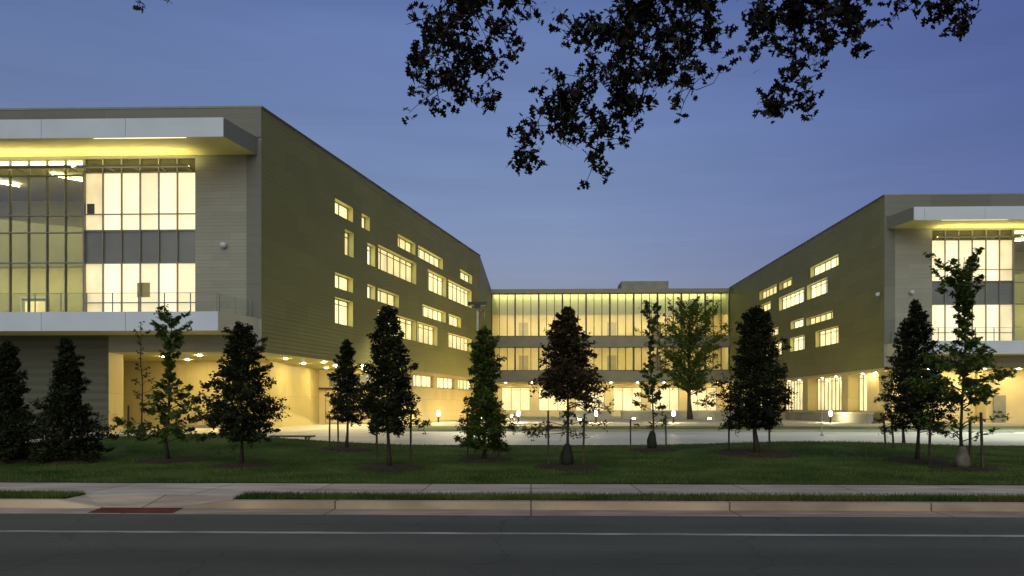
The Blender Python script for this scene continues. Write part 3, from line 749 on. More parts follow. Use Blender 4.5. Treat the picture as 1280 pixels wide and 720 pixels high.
MB(rf).box(9.6, 10.3, -3.15, -2.7, 0.1, ZS - 0.02).build('pilaster', M['tan_wall'], rw)
MB(rf).box(11.2, 12.3, -3.15, -3.08, 0.1, 2.6).build('door', M['trim'], rw)
for x in (2.0, 4.6, 7.2, 9.4, 12.4, 15.6, 19.0):
    q = rf(x, -1.5, 0)
    downlight(q.x, q.y, ZS, rw)
MB(rsf).lathe([(0.05, 11.2), (0.16, 11.26), (0.2, 11.38), (0.15, 11.5), (0.05, 11.52)], 0.7, 0.2, 12).build('wall_fixture', M['fascia'], rw, True)

# glazed link -----------------------------------------------
gl = thing('glass_link', ((XL0 + XL1) / 2, YL, 0), 'glowing glass fronted building across the back of the court, between the two olive wings', 'building', own=False)
kf = Frame((XL0, YL), (1, 0), (0, -1))
W = XL1 - XL0
MB(kf).box(0.02, W - 0.02, -0.4, 0.10, 19.05, 19.7).build('parapet', M['band'], gl)
MB(kf).box(0.02, W - 0.02, -0.3, 0.06, 10.75, 12.4).build('spandrel_panel', M['band'], gl)
MB(kf).box(0.02, W - 0.02, -0.3, 0.06, 5.35, 7.1).build('spandrel_panel', M['band'], gl)
MB(kf).quad((0, -0.35, 19.45), (W, -0.35, 19.45), (W, -16, 19.45), (0, -16, 19.45)).build('roof', M['roof'], gl)
MB(kf).box(20.8, 28.4, -11, -6, 19.45, 21.9).build('penthouse', M['low_wall'], gl)
for z0, z1, zl in ((12.4, 19.05, 15.9), (7.1, 10.75, 11.35)):
    deep = 5.0
    MB(kf).quad((0, -deep, z0), (W, -deep, z0), (W, -deep, zl + 0.6), (0, -deep, zl + 0.6)).build('room_wall', M['cream'], gl)
    MB(kf).quad((0, -0.3, z0 - 0.01), (W, -0.3, z0 - 0.01), (W, -deep, z0 - 0.01), (0, -deep, z0 - 0.01)).build('room_floor', M['floor'], gl)
    if z1 > zl:                                            # a deep bulkhead fills the upper part of the tall storey
        MB(kf).box(0, W, -1.35, -1.2, zl, z1 - 0.02).build('bulkhead', M['green_wall'], gl)
        MB(kf).quad((0, -1.36, zl + 0.6), (W, -1.36, zl + 0.6), (W, -deep, zl + 0.6), (0, -deep, zl + 0.6)).build('room_ceiling', M['white_wall'], gl)
        MB(kf).box(0.4, W - 0.4, -0.75, -0.55, z1 + 0.10, z1 + 0.16).build('ceiling_lamp', M['link_strip'], gl)
        yl, zz = -1.75, zl + 0.5
    else:
        MB(kf).quad((0, -0.3, zl), (W, -0.3, zl), (W, -deep, zl), (0, -deep, zl)).build('room_ceiling', M['white_wall'], gl)
        yl, zz = -1.0, zl - 0.12
    for k in range(6):
        xa = 0.6 + k * (W - 0.6) / 6
        MB(kf).box(xa, xa + 4.6, yl - 0.15, yl + 0.15, zz, zz + 0.06).build('ceiling_lamp', M['link_lamp'], gl)
    for x in (0.01, W - 0.01):
        MB(kf).quad((x, -0.2, z0), (x, -deep, z0), (x, -deep, max(z1, zl)), (x, -0.2, max(z1, zl))).build('room_side_wall', M['cream'], gl)
    for k in range(5):                                    # doors and wood panels along the corridor wall
        xa = 4.2 + k * 7.1
        MB(kf).box(xa, xa + 1.5, -deep + 0.02, -deep + 0.08, z0, z0 + 2.7).build('door', M['stake'] if k % 2 else M['floor'], gl)
    n = 30
    w = MB(kf)
    for k in range(n + 1):
        x = 0.05 + (W - 0.1) * k / n
        t = 0.24 if k % 3 == 0 else 0.10
        w.box(x - t / 2, x + t / 2, -0.2, 0.16 if k % 3 == 0 else 0.05, z0, z1)
    for z in (z0 + 0.05, z1 - 0.05):
        w.box(0.05, W - 0.05, -0.19, 0.02, z - 0.05, z + 0.05)
    wo = w.build('curtain_wall', M['dark_trim'], gl)
    MB(kf).quad((0.02, -0.1, z0), (W - 0.02, -0.1, z0), (W - 0.02, -0.1, z1), (0.02, -0.1, z1)).build('pane', M['glass'], wo)
# ground floor of the link, set back
MB(kf).quad((0, 0.0, 5.34), (W, 0.0, 5.34), (W, -4, 5.34), (0, -4, 5.34)).build('ceiling_panel', M['soffit'], gl)
lh = [(1.5 + 5.9 * k, 6.0 + 5.9 * k, 0.9, 4.6) for k in range(6)]
lkf = Frame((XL0, YL + 3.5), (1, 0), (0, -1))
MB(lkf).wall(0, W, 0.1, 5.33, lh, 0.3).build('ground_wall', M['cream'], gl)
for h in lh:
    add_window(lkf, h, gl, M['link_pane'], 0.3, 1.45)
for x in (0.0, W):
    MB(kf).quad((x, 0, 0.1), (x, -3.5, 0.1), (x, -3.5, 5.33), (x, 0, 5.33)).build('ground_side_wall', M['cream'], gl)
for k in range(9):
    downlight(XL0 + 2.2 + 4.1 * k, YL + 1.3, 5.33, gl)

# ------------------------------------------------------------------ court: walls, lamps, post
lwall = thing('garden_wall', (16.8, 85.4, 0.13), 'long low concrete garden wall in the court behind the round green tree', 'wall', own=False)
MB().box(10.6, 27.5, 85.2, 85.7, 0.1, 0.95).build('wall_body', M['low_wall'], lwall)
MB().box(10.5, 27.6, 85.1, 85.8, 0.95, 1.12).build('coping', M['plaza'], lwall)
pw = thing('planter_wall', (6.0, 80, 0.13), 'low concrete planter in the court behind the russet tree', 'planter', own=False)
MB().box(3.2, 8.8, 79.2, 79.5, 0.1, 1.05).box(3.2, 8.8, 81.7, 82.0, 0.1, 1.05).box(3.2, 3.5, 79.5, 81.7, 0.1, 1.05).box(8.5, 8.8, 79.5, 81.7, 0.1, 1.05).build('planter_box', M['low_wall'], pw)
MB().box(3.5, 8.5, 79.5, 81.7, 0.1, 0.95).build('soil', M['mulch'], pw)
tw = thing('plinth_wall', (28.6, 70, 0.13), 'low tan concrete wall along the foot of the right wing', 'wall', own=False)
MB().box(28.5, 28.9, 62.0, 82.0, 0.1, 0.95).build('wall_body', M['low_wall'], tw)
MB().box(28.42, 28.98, 61.9, 82.1, 0.95, 1.08).build('coping', M['plaza'], tw)

bl = thing('bollard_lamp', (0, 0, 0.13), 'x', 'lamp', 'glowing bollard lamps standing in a row across the court')
MB().lathe([(0.13, 0), (0.13, 0.03), (0.085, 0.05), (0.085, 0.58)], 0, 0, 12).build('post', M['black_metal'], bl)
MB().lathe([(0.06, 0.60), (0.10, 0.66), (0.115, 0.80), (0.10, 0.96), (0.06, 1.03)], 0, 0, 14).build('lamp_glass', M['bollard_glow'], bl, True)
MB().lathe([(0.075, 1.03), (0.09, 1.05), (0.07, 1.09), (0.02, 1.11)], 0, 0, 14).build('cap', M['black_metal'], bl, True)
BL = [(-8.43, 65.8, 'glowing bollard lamp left of the tall green columnar tree, leftmost of the row'),
      (-1.14, 66.0, 'glowing bollard lamp just right of the green columnar tree'),
      (5.93, 66.2, 'glowing bollard lamp just right of the russet tree trunk'),
      (13.0, 66.4, 'glowing bollard lamp right of the wispy sapling, in front of the low garden wall'),
      (27.29, 66.7, 'glowing bollard lamp in front of the right wing, rightmost of the row')]
for i, (x, y, lab) in enumerate(BL):
    o = bl if i == 0 else copy_tree(bl)
    o.location = (x, y, 0.13)
    o['label'] = lab
gd = thing('ground_lamp', (0, 0, 0.13), 'x', 'lamp', 'low lamps at the foot of the court walls')
MB().lathe([(0.16, 0), (0.16, 0.10), (0.10, 0.14)], 0, 0, 12).build('housing', M['black_metal'], gd)
MB().box(-0.16, 0.16, -0.24, -0.17, 0.02, 0.13).build('lamp_glass', M['ground_glow'], gd)
GD = [(11.9, 84.3, 'low wall lamp at the left end of the garden wall'), (18.4, 84.4, 'low wall lamp under the round green tree, middle of the garden wall'),
      (20.6, 84.4, 'low wall lamp right of the round green tree, near the dark bushy tree'), (5.2, 78.4, 'low lamp at the foot of the planter behind the russet tree')]
for i, (x, y, lab) in enumerate(GD):
    o = gd if i == 0 else copy_tree(gd)
    o.location = (x, y, 0.13)
    o['label'] = lab

fl = thing('added_flood_lamp', (0, 0, 0.13), 'x', 'lamp', 'added flood lamps washing the end of the left wing')  # added lamps, hidden from view, placed to give the wall its orange glow
MB().box(-0.06, 0.06, -0.06, 0.06, 0, 0.22).prism([(-0.14, -0.32), (0.16, -0.32), (0.16, 0.32), (-0.14, 0.32)], 0.20, 0.24).box(0.10, 0.16, -0.32, 0.32, 0.24, 0.56).build('housing', M['black_metal'], fl)
MB().quad((-0.13, -0.28, 0.25), (-0.13, 0.28, 0.25), (0.09, 0.28, 0.54), (0.09, -0.28, 0.54)).build('lamp_glass', M['flood_glow'], fl)
for i, (s_, lab) in enumerate(((31.0, 'added unseen flood lamp at the foot of the left wing, nearest to the street'), (37.0, 'added unseen flood lamp at the foot of the left wing, middle one'),
                               (43.0, 'added unseen flood lamp at the far end of the left wing, next to the glass link'))):
    o = fl if i == 0 else copy_tree(fl)
    p_ = ls(s_, 4.5, 0.13)
    o.location = p_; o.rotation_euler = (0, 0, -ANG)
    o['label'] = lab

def lamp_post(x, y, label, power=11000, colour=(1.0, 0.86, 0.50)):
    t = thing('lamp_post', (x, y, 0.0), label, 'street lamp')
    MB().lathe([(0.28, 0), (0.28, 0.6), (0.24, 0.65)], 0, 0, 12).build('base', M['low_wall'], t)
    MB().lathe([(0.13, 0.6), (0.11, 4), (0.09, 9.9)], 0, 0, 12).build('pole', M['pole'], t, True)
    MB().box(-0.78, 0.78, -0.24, 0.24, 10.12, 10.24).box(-0.78, 0.78, -0.24, -0.20, 9.97, 10.12).box(-0.78, 0.78, 0.20, 0.24, 9.97, 10.12).box(-0.78, -0.74, -0.20, 0.20, 9.97, 10.12).box(0.74, 0.78, -0.20, 0.20, 9.97, 10.12).box(-0.26, 0.26, -0.195, 0.195, 9.7, 10.119).build('head', M['black_metal'], t)
    for a in (-0.68, 0.32):
        MB().box(a, a + 0.36, -0.14, 0.14, 10.08, 10.11).build('lamp_glass', M['pole_glow'], t)
    MB().box(0.35, 0.55, -0.1, 0.1, 9.35, 9.6).tube([(0.05, 0, 9.5), (0.4, 0, 9.5)], [0.03, 0.03]).build('camera_housing', M['black_metal'], t)
    for k in range(4):
        ld = bpy.data.lights.new('lamp_light', 'SPOT')
        ld.energy = power; ld.spot_size = R(78); ld.spot_blend = 1.0; ld.shadow_soft_size = 0.12; ld.color = colour
        lo = bpy.data.objects.new('lamp_light', ld); COL.objects.link(lo); lo.parent = t
        az = math.pi / 2 * k
        lo.location = (0.3 * math.cos(az), 0.3 * math.sin(az), 9.9)
        lo.rotation_euler = (0, -R(39), az)
    return t
lamp_post(-4.42, 59.9, 'tall slim lamp post with a flat head, above the green columnar tree')
lamp_post(30.0, 40.0, 'tall slim lamp post standing on the lot in front of the right wing', 11000, (0.88, 1.0, 0.86))

sp = thing('marker_post', (16.05, 40.4, 0), 'thin plain post standing alone on the paved lot before the right wing', 'post')
MB().lathe([(0.028, 0), (0.028, 1.25), (0.01, 1.27)], 0, 0, 8).build('post', M['pole'], sp)
MB().lathe([(0.12, 0), (0.12, 0.03), (0.05, 0.05)], 0, 0, 10).build('base', M['black_metal'], sp)

bn = thing('bench', (-9.4, 28.3, 0), 'low dark backless bench at the lot edge, right of the broad dark bushy tree', 'bench')
for y in (-0.2, -0.07, 0.07, 0.2):
    MB().box(-0.85, 0.85, y - 0.055, y + 0.055, 0.40, 0.45).build('slat', M['stake'], bn)
for x in (-0.6, 0.6):
    MB().box(x - 0.04, x + 0.04, -0.24, 0.24, 0.34, 0.40).box(x - 0.035, x + 0.035, -0.22, -0.15, 0, 0.34).box(x - 0.035, x + 0.035, 0.15, 0.22, 0, 0.34).build('leg', M['black_metal'], bn)

# ------------------------------------------------------------------ foliage
OVAL = np.array([(-0.5, 0, 0), (-0.2, 0.26, 0.04), (0.2, 0.22, 0.04), (0.55, 0, -0.05), (0.2, -0.22, 0.04), (-0.2, -0.26, 0.04)])
NEEDLE = np.array([(-0.5, 0.0, 0), (-0.1, 0.11, 0), (0.6, 0, -0.06), (-0.1, -0.11, 0)])
LOBED = np.array([(-0.5, 0.02, 0), (-0.28, 0.10, 0.02), (-0.22, 0.36, 0.05), (-0.02, 0.14, 0.02), (0.14, 0.40, 0.04), (0.24, 0.13, 0), (0.42, 0.20, 0), (0.58, 0.0, -0.06),
                  (0.42, -0.20, 0), (0.24, -0.13, 0), (0.14, -0.40, 0.04), (-0.02, -0.14, 0.02), (-0.22, -0.36, 0.05), (-0.28, -0.10, 0.02), (-0.5, -0.02, 0)])

def leaf_mesh(name, P, size, template, rng, flat=0.6):
    """many single leaves as one mesh; flat = how level the leaves hang"""
    P = np.asarray(P, float); n, k = len(P), len(template)
    nv = rng.normal(size=(n, 3)); nv[:, 2] = np.abs(nv[:, 2]) + flat
    nv /= np.linalg.norm(nv, axis=1, keepdims=True)
    a = rng.normal(size=(n, 3)); a -= (a * nv).sum(1, keepdims=True) * nv
    a /= np.linalg.norm(a, axis=1, keepdims=True)
    b = np.cross(nv, a)
    s = size * rng.uniform(0.6, 1.25, (n, 1, 1))
    T = template
    V = P[:, None, :] + s * (T[None, :, 0:1] * a[:, None, :] + T[None, :, 1:2] * b[:, None, :] + T[None, :, 2:3] * nv[:, None, :])
    me = bpy.data.meshes.new(name)
    me.vertices.add(n * k); me.vertices.foreach_set('co', V.reshape(-1).astype(np.float32))
    me.loops.add(n * k); me.loops.foreach_set('vertex_index', np.arange(n * k, dtype=np.int32))
    me.polygons.add(n); me.polygons.foreach_set('loop_start', np.arange(0, n * k, k, dtype=np.int32))
    me.update(calc_edges=True); me.validate()
    return me

def profile(kind, t):
    """crown radius as a share of the largest, t = 0 at the crown's foot, 1 at the top"""
    tier = 0.88 + 0.16 * math.sin(17 * t + 4 * math.sin(5 * t))     # tiers of boughs
    if kind == 'cone': return (0.70 + 0.30 * min(1, t / 0.15)) * (1 - t) ** 0.6 * (1.08 - 0.1 * t) * tier + 0.05
    if kind == 'egg': return (0.62 + 0.38 * math.sin(math.pi / 2 * min(1, t / 0.32))) * (1 - max(0, t - 0.25) / 0.76) ** 0.5 * tier + 0.04
    if kind == 'column': return (0.8 + 0.2 * math.sin(t * 9)) * (1 - t ** 2.5) ** 0.6 + 0.06
    if kind == 'wisp': return (0.55 + 0.45 * math.sin(7.5 * t + 0.5)) * (1 - 0.55 * t) + 0.08
    if kind == 'vase': return math.sin(math.pi * min(1, 0.18 + 0.8 * t)) ** 0.6 * (0.55 + 0.6 * min(1, t / 0.5)) + 0.05
    return 1 - t

def make_tree(name, x, y, H, z0, rmax, kind, nbr, nleaf, lsize, leaf_mat, label, group, seed, tmpl=OVAL, trunk_r=0.045, lean=0.0, up=0.35, spread=0.11, low=0, gz=None, inner=0.25):
    rng = np.random.default_rng(seed)
    gz = lawn_z(x, y) if gz is None else gz
    t = thing(name, (x, y, gz - 0.03), label, 'tree', group)
    tr = MB()
    wob = rng.normal(size=(7, 2)) * H * 0.008
    trunk = [(wob[i][0] + lean * H * (i / 6) ** 1.5 if i else 0, wob[i][1] if i else 0, H * i / 6 * 0.985) for i in range(7)]
    rad = [trunk_r * (1.55 if i == 0 else 1 - 0.85 * i / 6) for i in range(7)]
    tr.tube(trunk, rad, 8)
    def on_trunk(z):
        f = min(5.999, max(0, z / (H * 0.985) * 6)); i = int(f); f -= i
        return np.array(trunk[i]) * (1 - f) + np.array(trunk[i + 1]) * f
    pts = []
    per = nleaf / nbr
    for j in range(nbr + low):
        if j < nbr:
            tt = (j + rng.uniform(0, 1)) / nbr
            zb = z0 + (H - z0) * tt * 0.97
            L = rmax * profile(kind, tt) * rng.choice([rng.uniform(0.5, 0.85), rng.uniform(0.8, 1.16)], p=[0.5, 0.5])
        else:                                   # thin stray low shoots
            zb = z0 * rng.uniform(0.55, 1.0); L = rmax * rng.uniform(0.7, 1.1); tt = 0.0
        az = j * 2.399 + rng.uniform(-0.5, 0.5)
        dr = np.array((math.cos(az), math.sin(az), 0))
        zu = up * (0.6 + 0.9 * tt) * L
        base = on_trunk(max(0.1, zb - zu * 0.6))
        P = [base + dr * L * f + np.array((0, 0, zu * (f ** 0.8) - 0.22 * L * f * f * (1 - tt))) for f in (0, 0.35, 0.7, 1.0)]
        for q in range(1, 4): P[q] = P[q] + rng.normal(size=3) * 0.04 * L
        r0 = max(0.006, trunk_r * 0.38 * (1 - 0.6 * tt))
        tr.tube([tuple(p) for p in P], [r0, r0 * 0.7, r0 * 0.45, 0.003], 4)
        m = int(per * (0.3 + 1.0 * L / rmax)) if j < nbr else int(per * 0.28)
        nt = (6 if kind == 'wisp' else 9) if j < nbr else 3
        twigs = []
        for q in range(nt):
            f = rng.uniform(inner, 1.0); i = min(2, int(f / 0.345)); g = min(1, (f - (0, 0.35, 0.7)[i]) / 0.34)
            a = P[i] * (1 - g) + P[i + 1] * g
            d = rng.normal(size=3); d[2] *= 0.5; d = d / np.linalg.norm(d) + dr * 0.7; d = d / np.linalg.norm(d) * L * rng.uniform(0.14, 0.36) * (1.15 - 0.4 * f)
            d[2] += 0.12 * L * rng.uniform(-0.5, 1.0)
            twigs.append((a, a + d))
            tr.tube([tuple(a), tuple(a + d)], [0.005, 0.002], 3)
        for q in range(m):
            if rng.uniform() < 0.25:
                f = rng.uniform(inner, 1.02); i = min(2, int(f / 0.345)); g = (f - (0, 0.35, 0.7)[i]) / 0.34
                a = P[i] * (1 - g) + P[i + 1] * g
            else:
                a0, a1 = twigs[rng.integers(nt)]; a = a0 + (a1 - a0) * rng.uniform(0, 1.05)
            o_ = rng.normal(size=3); o_ *= spread * 0.8 * rng.uniform(0.2, 1.0) / np.linalg.norm(o_)
            p = a + o_ * (0.6 + 0.4 * L / rmax)
            pts.append((p[0], p[1], max(0.06, p[2])))
    if kind != 'wisp':                          # inner foliage that closes the crown
        for q in range(int(nleaf * 0.36)):
            tt = rng.beta(1.1, 1.5); zz = z0 + (H - z0) * tt
            az = rng.uniform(0, 2 * math.pi); rr = rmax * profile(kind, tt) * 0.74 * math.sqrt(rng.uniform(0, 1)) * (0.85 + 0.15 * math.sin(3 * az + 7 * tt))
            c = on_trunk(zz)
            pts.append((c[0] + rr * math.cos(az), c[1] + rr * math.sin(az), max(z0 * 0.9, zz + 0.15 * up * rr)))
    tr.build('trunk', M['bark'], t, True)
    me = leaf_mesh('crown', pts, lsize, tmpl, rng)
    me.materials.append(leaf_mat)
    c = bpy.data.objects.new('crown', me); COL.objects.link(c); c.parent = t
    return t

G1 = 'young trees planted on the lawn strip'
def mulch(x, y, r):
    mb = MB(); n = 26; rr = random.Random(int(x * 100))
    ring = [0, 0.45, 0.8, 1.0]
    mb.v.append((x, y, lawn_z(x, y) + 0.075))
    rad = [r * rr.uniform(0.88, 1.1) for _ in range(n)]
    for q, f in enumerate(ring[1:]):
        for k in range(n):
            a = 2 * math.pi * k / n
            px, py = x + f * rad[k] * math.cos(a), y + f * rad[k] * math.sin(a)
            mb.v.append((px, py, lawn_z(px, py) + (0.07, 0.05, 0.004)[q]))
    for k in range(n):
        k2 = (k + 1) % n
        mb.f.append((0, 1 + k, 1 + k2))
        for q in range(2):
            mb.f.append((1 + q * n + k, 1 + (q + 1) * n + k, 1 + (q + 1) * n + k2, 1 + q * n + k2))
    return tag(mb.build('mulch', M['mulch'], None, True), kind='stuff')

def stake(x, y, h, label, tilt=0.0):
    z = lawn_z(x, y) if y < Y_LAWN else 0.0
    o = MB().box(-0.022, 0.022, -0.022, 0.022, -0.12, h - 0.05).prism([(-0.022, -0.022), (0.022, -0.022), (0.022, 0.022), (-0.022, 0.022)], h - 0.05, h).build('tree_stake', M['stake'])
    o.location = (x, y, z); o.rotation_euler = (0, tilt, 0)
    return tag(o, label, 'stake', 'stakes beside the young trees')

def bag(x, y, h, material, label):
    o = MB().lathe([(0.13, 0), (0.165, 0.10), (0.15, h * 0.5), (0.10, h * 0.85), (0.06, h)], 0, 0, 12).build('watering_bag', material, None, True)
    rr = random.Random(5)
    for v in o.data.vertices:
        v.co.x *= 1 + rr.uniform(-0.12, 0.12); v.co.y *= 1 + rr.uniform(-0.12, 0.12)
    o.location = (x, y, lawn_z(x, y) + 0.03)
    return tag(o, label, 'watering bag', 'watering bags round the trunks')

# ------------------------------------------------------------------ the young trees
# name, place, height, height of the crown's foot, crown radius, kind, branches, leaves, leaf size, leaf, label, seed
def planted(name, x, y, H, z0, rmax, kind, nbr, nleaf, ls, lm, label, seed, mulch_r=0.8, **kw):
    make_tree(name, x, y, H, z0, rmax, kind, nbr, nleaf, ls, M[lm], label, G1, seed, **kw)
    if mulch_r: mulch(x, y, mulch_r)

planted('bushy_tree', -13.47, 18.25, 3.14, 0.12, 1.16, 'cone', 98, 20150, 0.073, 'leaf_dark', 'dark dense conical tree leafy to the ground, cut by the left edge of the photo', 11)
planted('bushy_tree', -11.91, 18.29, 3.25, 0.12, 1.12, 'cone', 100, 20150, 0.073, 'leaf_dark', 'dark dense conical tree leafy to the ground before the dark siding, second from the left', 12)
planted('sapling', -12.50, 22.88, 3.92, 1.31, 0.67, 'wisp', 20, 364, 0.081, 'leaf_dark', 'nearly bare thin sapling before the yellow lit undercroft wall', 13, 0, trunk_r=0.03, up=0.9)
planted('leafy_tree', -9.58, 18.91, 4.08, 0.68, 1.10, 'wisp', 58, 4620, 0.117, 'leaf_green', 'open upright green tree in front of the yellow lit undercroft wall', 14, up=0.55, tmpl=LOBED, spread=0.13)
planted('bushy_tree', -7.13, 17.67, 3.57, 0.75, 1.26, 'egg', 100, 20150, 0.073, 'leaf_dark', 'broad dark bushy tree in front of the corner of the big left wing', 15)
planted('bushy_tree', -5.95, 23.20, 3.61, 0.93, 0.97, 'cone', 75, 11780, 0.077, 'leaf_dark', 'narrow dark tree just left of the taller dark tree with two stakes', 16)
planted('bushy_tree', -3.30, 16.82, 3.85, 0.90, 1.01, 'egg', 98, 19220, 0.070, 'leaf_dark', 'tall dark tree with two stakes in front of the lit windows of the left wing', 17, inner=0.3)
planted('columnar_tree', -1.23, 18.92, 3.56, 0.34, 0.77, 'column', 92, 17360, 0.070, 'leaf_green', 'green columnar tree under the lamp post at the end of the left wing', 18)
planted('russet_tree', 0.85, 17.08, 3.81, 1.66, 1.20, 'cone', 70, 13020, 0.077, 'leaf_russet', 'russet brown conical tree on a clear trunk in the middle of the lawn', 19, low=14, trunk_r=0.04, up=0.2)
planted('sapling', 3.76, 22.61, 4.75, 1.37, 0.62, 'wisp', 44, 3500, 0.099, 'leaf_light', 'wispy pale green sapling with a dark bag, left of the round green tree', 20, up=0.8, trunk_r=0.032, low=5)
planted('bushy_tree', 6.46, 20.83, 4.27, 0.82, 1.45, 'egg', 114, 26350, 0.077, 'leaf_dark', 'very dark broad bushy tree at the left end of the right wing', 21, 1.1, trunk_r=0.07)
planted('bushy_tree', 14.11, 27.78, 4.87, 1.00, 1.29, 'cone', 70, 11160, 0.077, 'leaf_dark', 'dark conical tree farther back, half hidden by the dark tree at the right wing corner', 22)
planted('bushy_tree', 10.07, 19.17, 4.28, 0.88, 1.13, 'cone', 89, 16120, 0.070, 'leaf_dark', 'dark conical tree in front of the corner of the right wing', 23)
planted('leafy_tree', 10.13, 17.27, 5.07, 1.62, 1.16, 'wisp', 74, 7839, 0.104, 'leaf_green', 'tall open green tree with a pale bag at its foot, rightmost on the lawn', 24, tmpl=LOBED, up=0.7, spread=0.13, low=9, trunk_r=0.04)
x_, y_ = 17.9, 82.0
make_tree('court_tree', x_, y_, 13.4, 3.3, 4.1, 'vase', 74, 16000, 0.22, M['leaf_light'], 'big round green tree standing in the court before the glass link', None, 30, trunk_r=0.24, gz=0.13, up=0.95, spread=0.3)

STK = [(-3.73, 17.51, 'wooden stake left of the tall dark tree near the left wing windows'), (-2.91, 17.43, 'wooden stake right of the tall dark tree near the left wing windows'),
       (-1.76, 20.16, 'wooden stake left of the green columnar tree'), (-0.90, 20.03, 'wooden stake right of the green columnar tree'),
       (0.42, 17.27, 'wooden stake left of the russet tree'), (1.24, 17.29, 'wooden stake right of the russet tree'),
       (3.12, 22.79, 'wooden stake left of the wispy pale sapling'), (4.25, 22.87, 'wooden stake right of the wispy pale sapling'),
       (5.94, 21.91, 'wooden stake left of the very dark broad tree'), (7.10, 21.74, 'wooden stake right of the very dark broad tree'),
       (10.85, 22.44, 'leaning wooden stake left of the two dark trees by the right wing'), (11.12, 22.50, 'wooden stake close beside the leaning stake by the right wing'),
       (9.81, 18.11, 'wooden stake left of the tall open green tree'), (10.31, 17.28, 'wooden stake nearest to the pale bag, just right of it'), (10.32, 16.83, 'rightmost wooden stake, right of the pale bag'),
       (-6.51, 23.24, 'wooden stake left of the narrow dark tree'), (-6.33, 23.64, 'wooden stake close to the trunk of the narrow dark tree'), (-13.13, 23.26, 'wooden stake left of the bare sapling')]
for i, (x, y, lab) in enumerate(STK):
    stake(x, y, (1.25 if y < 21 else 1.02) * (0.9 + 0.2 * ((i * 37) % 10) / 10), lab, R(-4) if 'leaning' in lab else R(((i * 53) % 7 - 3) * 0.5))
for x, y, h, m_, lab in ((0.85, 17.08, 0.52, 'bag', 'dark watering bag at the foot of the russet tree'), (3.76, 22.61, 0.58, 'bag', 'dark watering bag at the foot of the wispy pale sapling'),
                           (9.98, 17.02, 0.5, 'bag_pale', 'pale grey watering bag at the foot of the rightmost green tree'), (-12.47, 22.88, 0.5, 'bag', 'dark watering bag at the foot of the bare sapling')):
    bag(x, y, h, M[m_], lab)

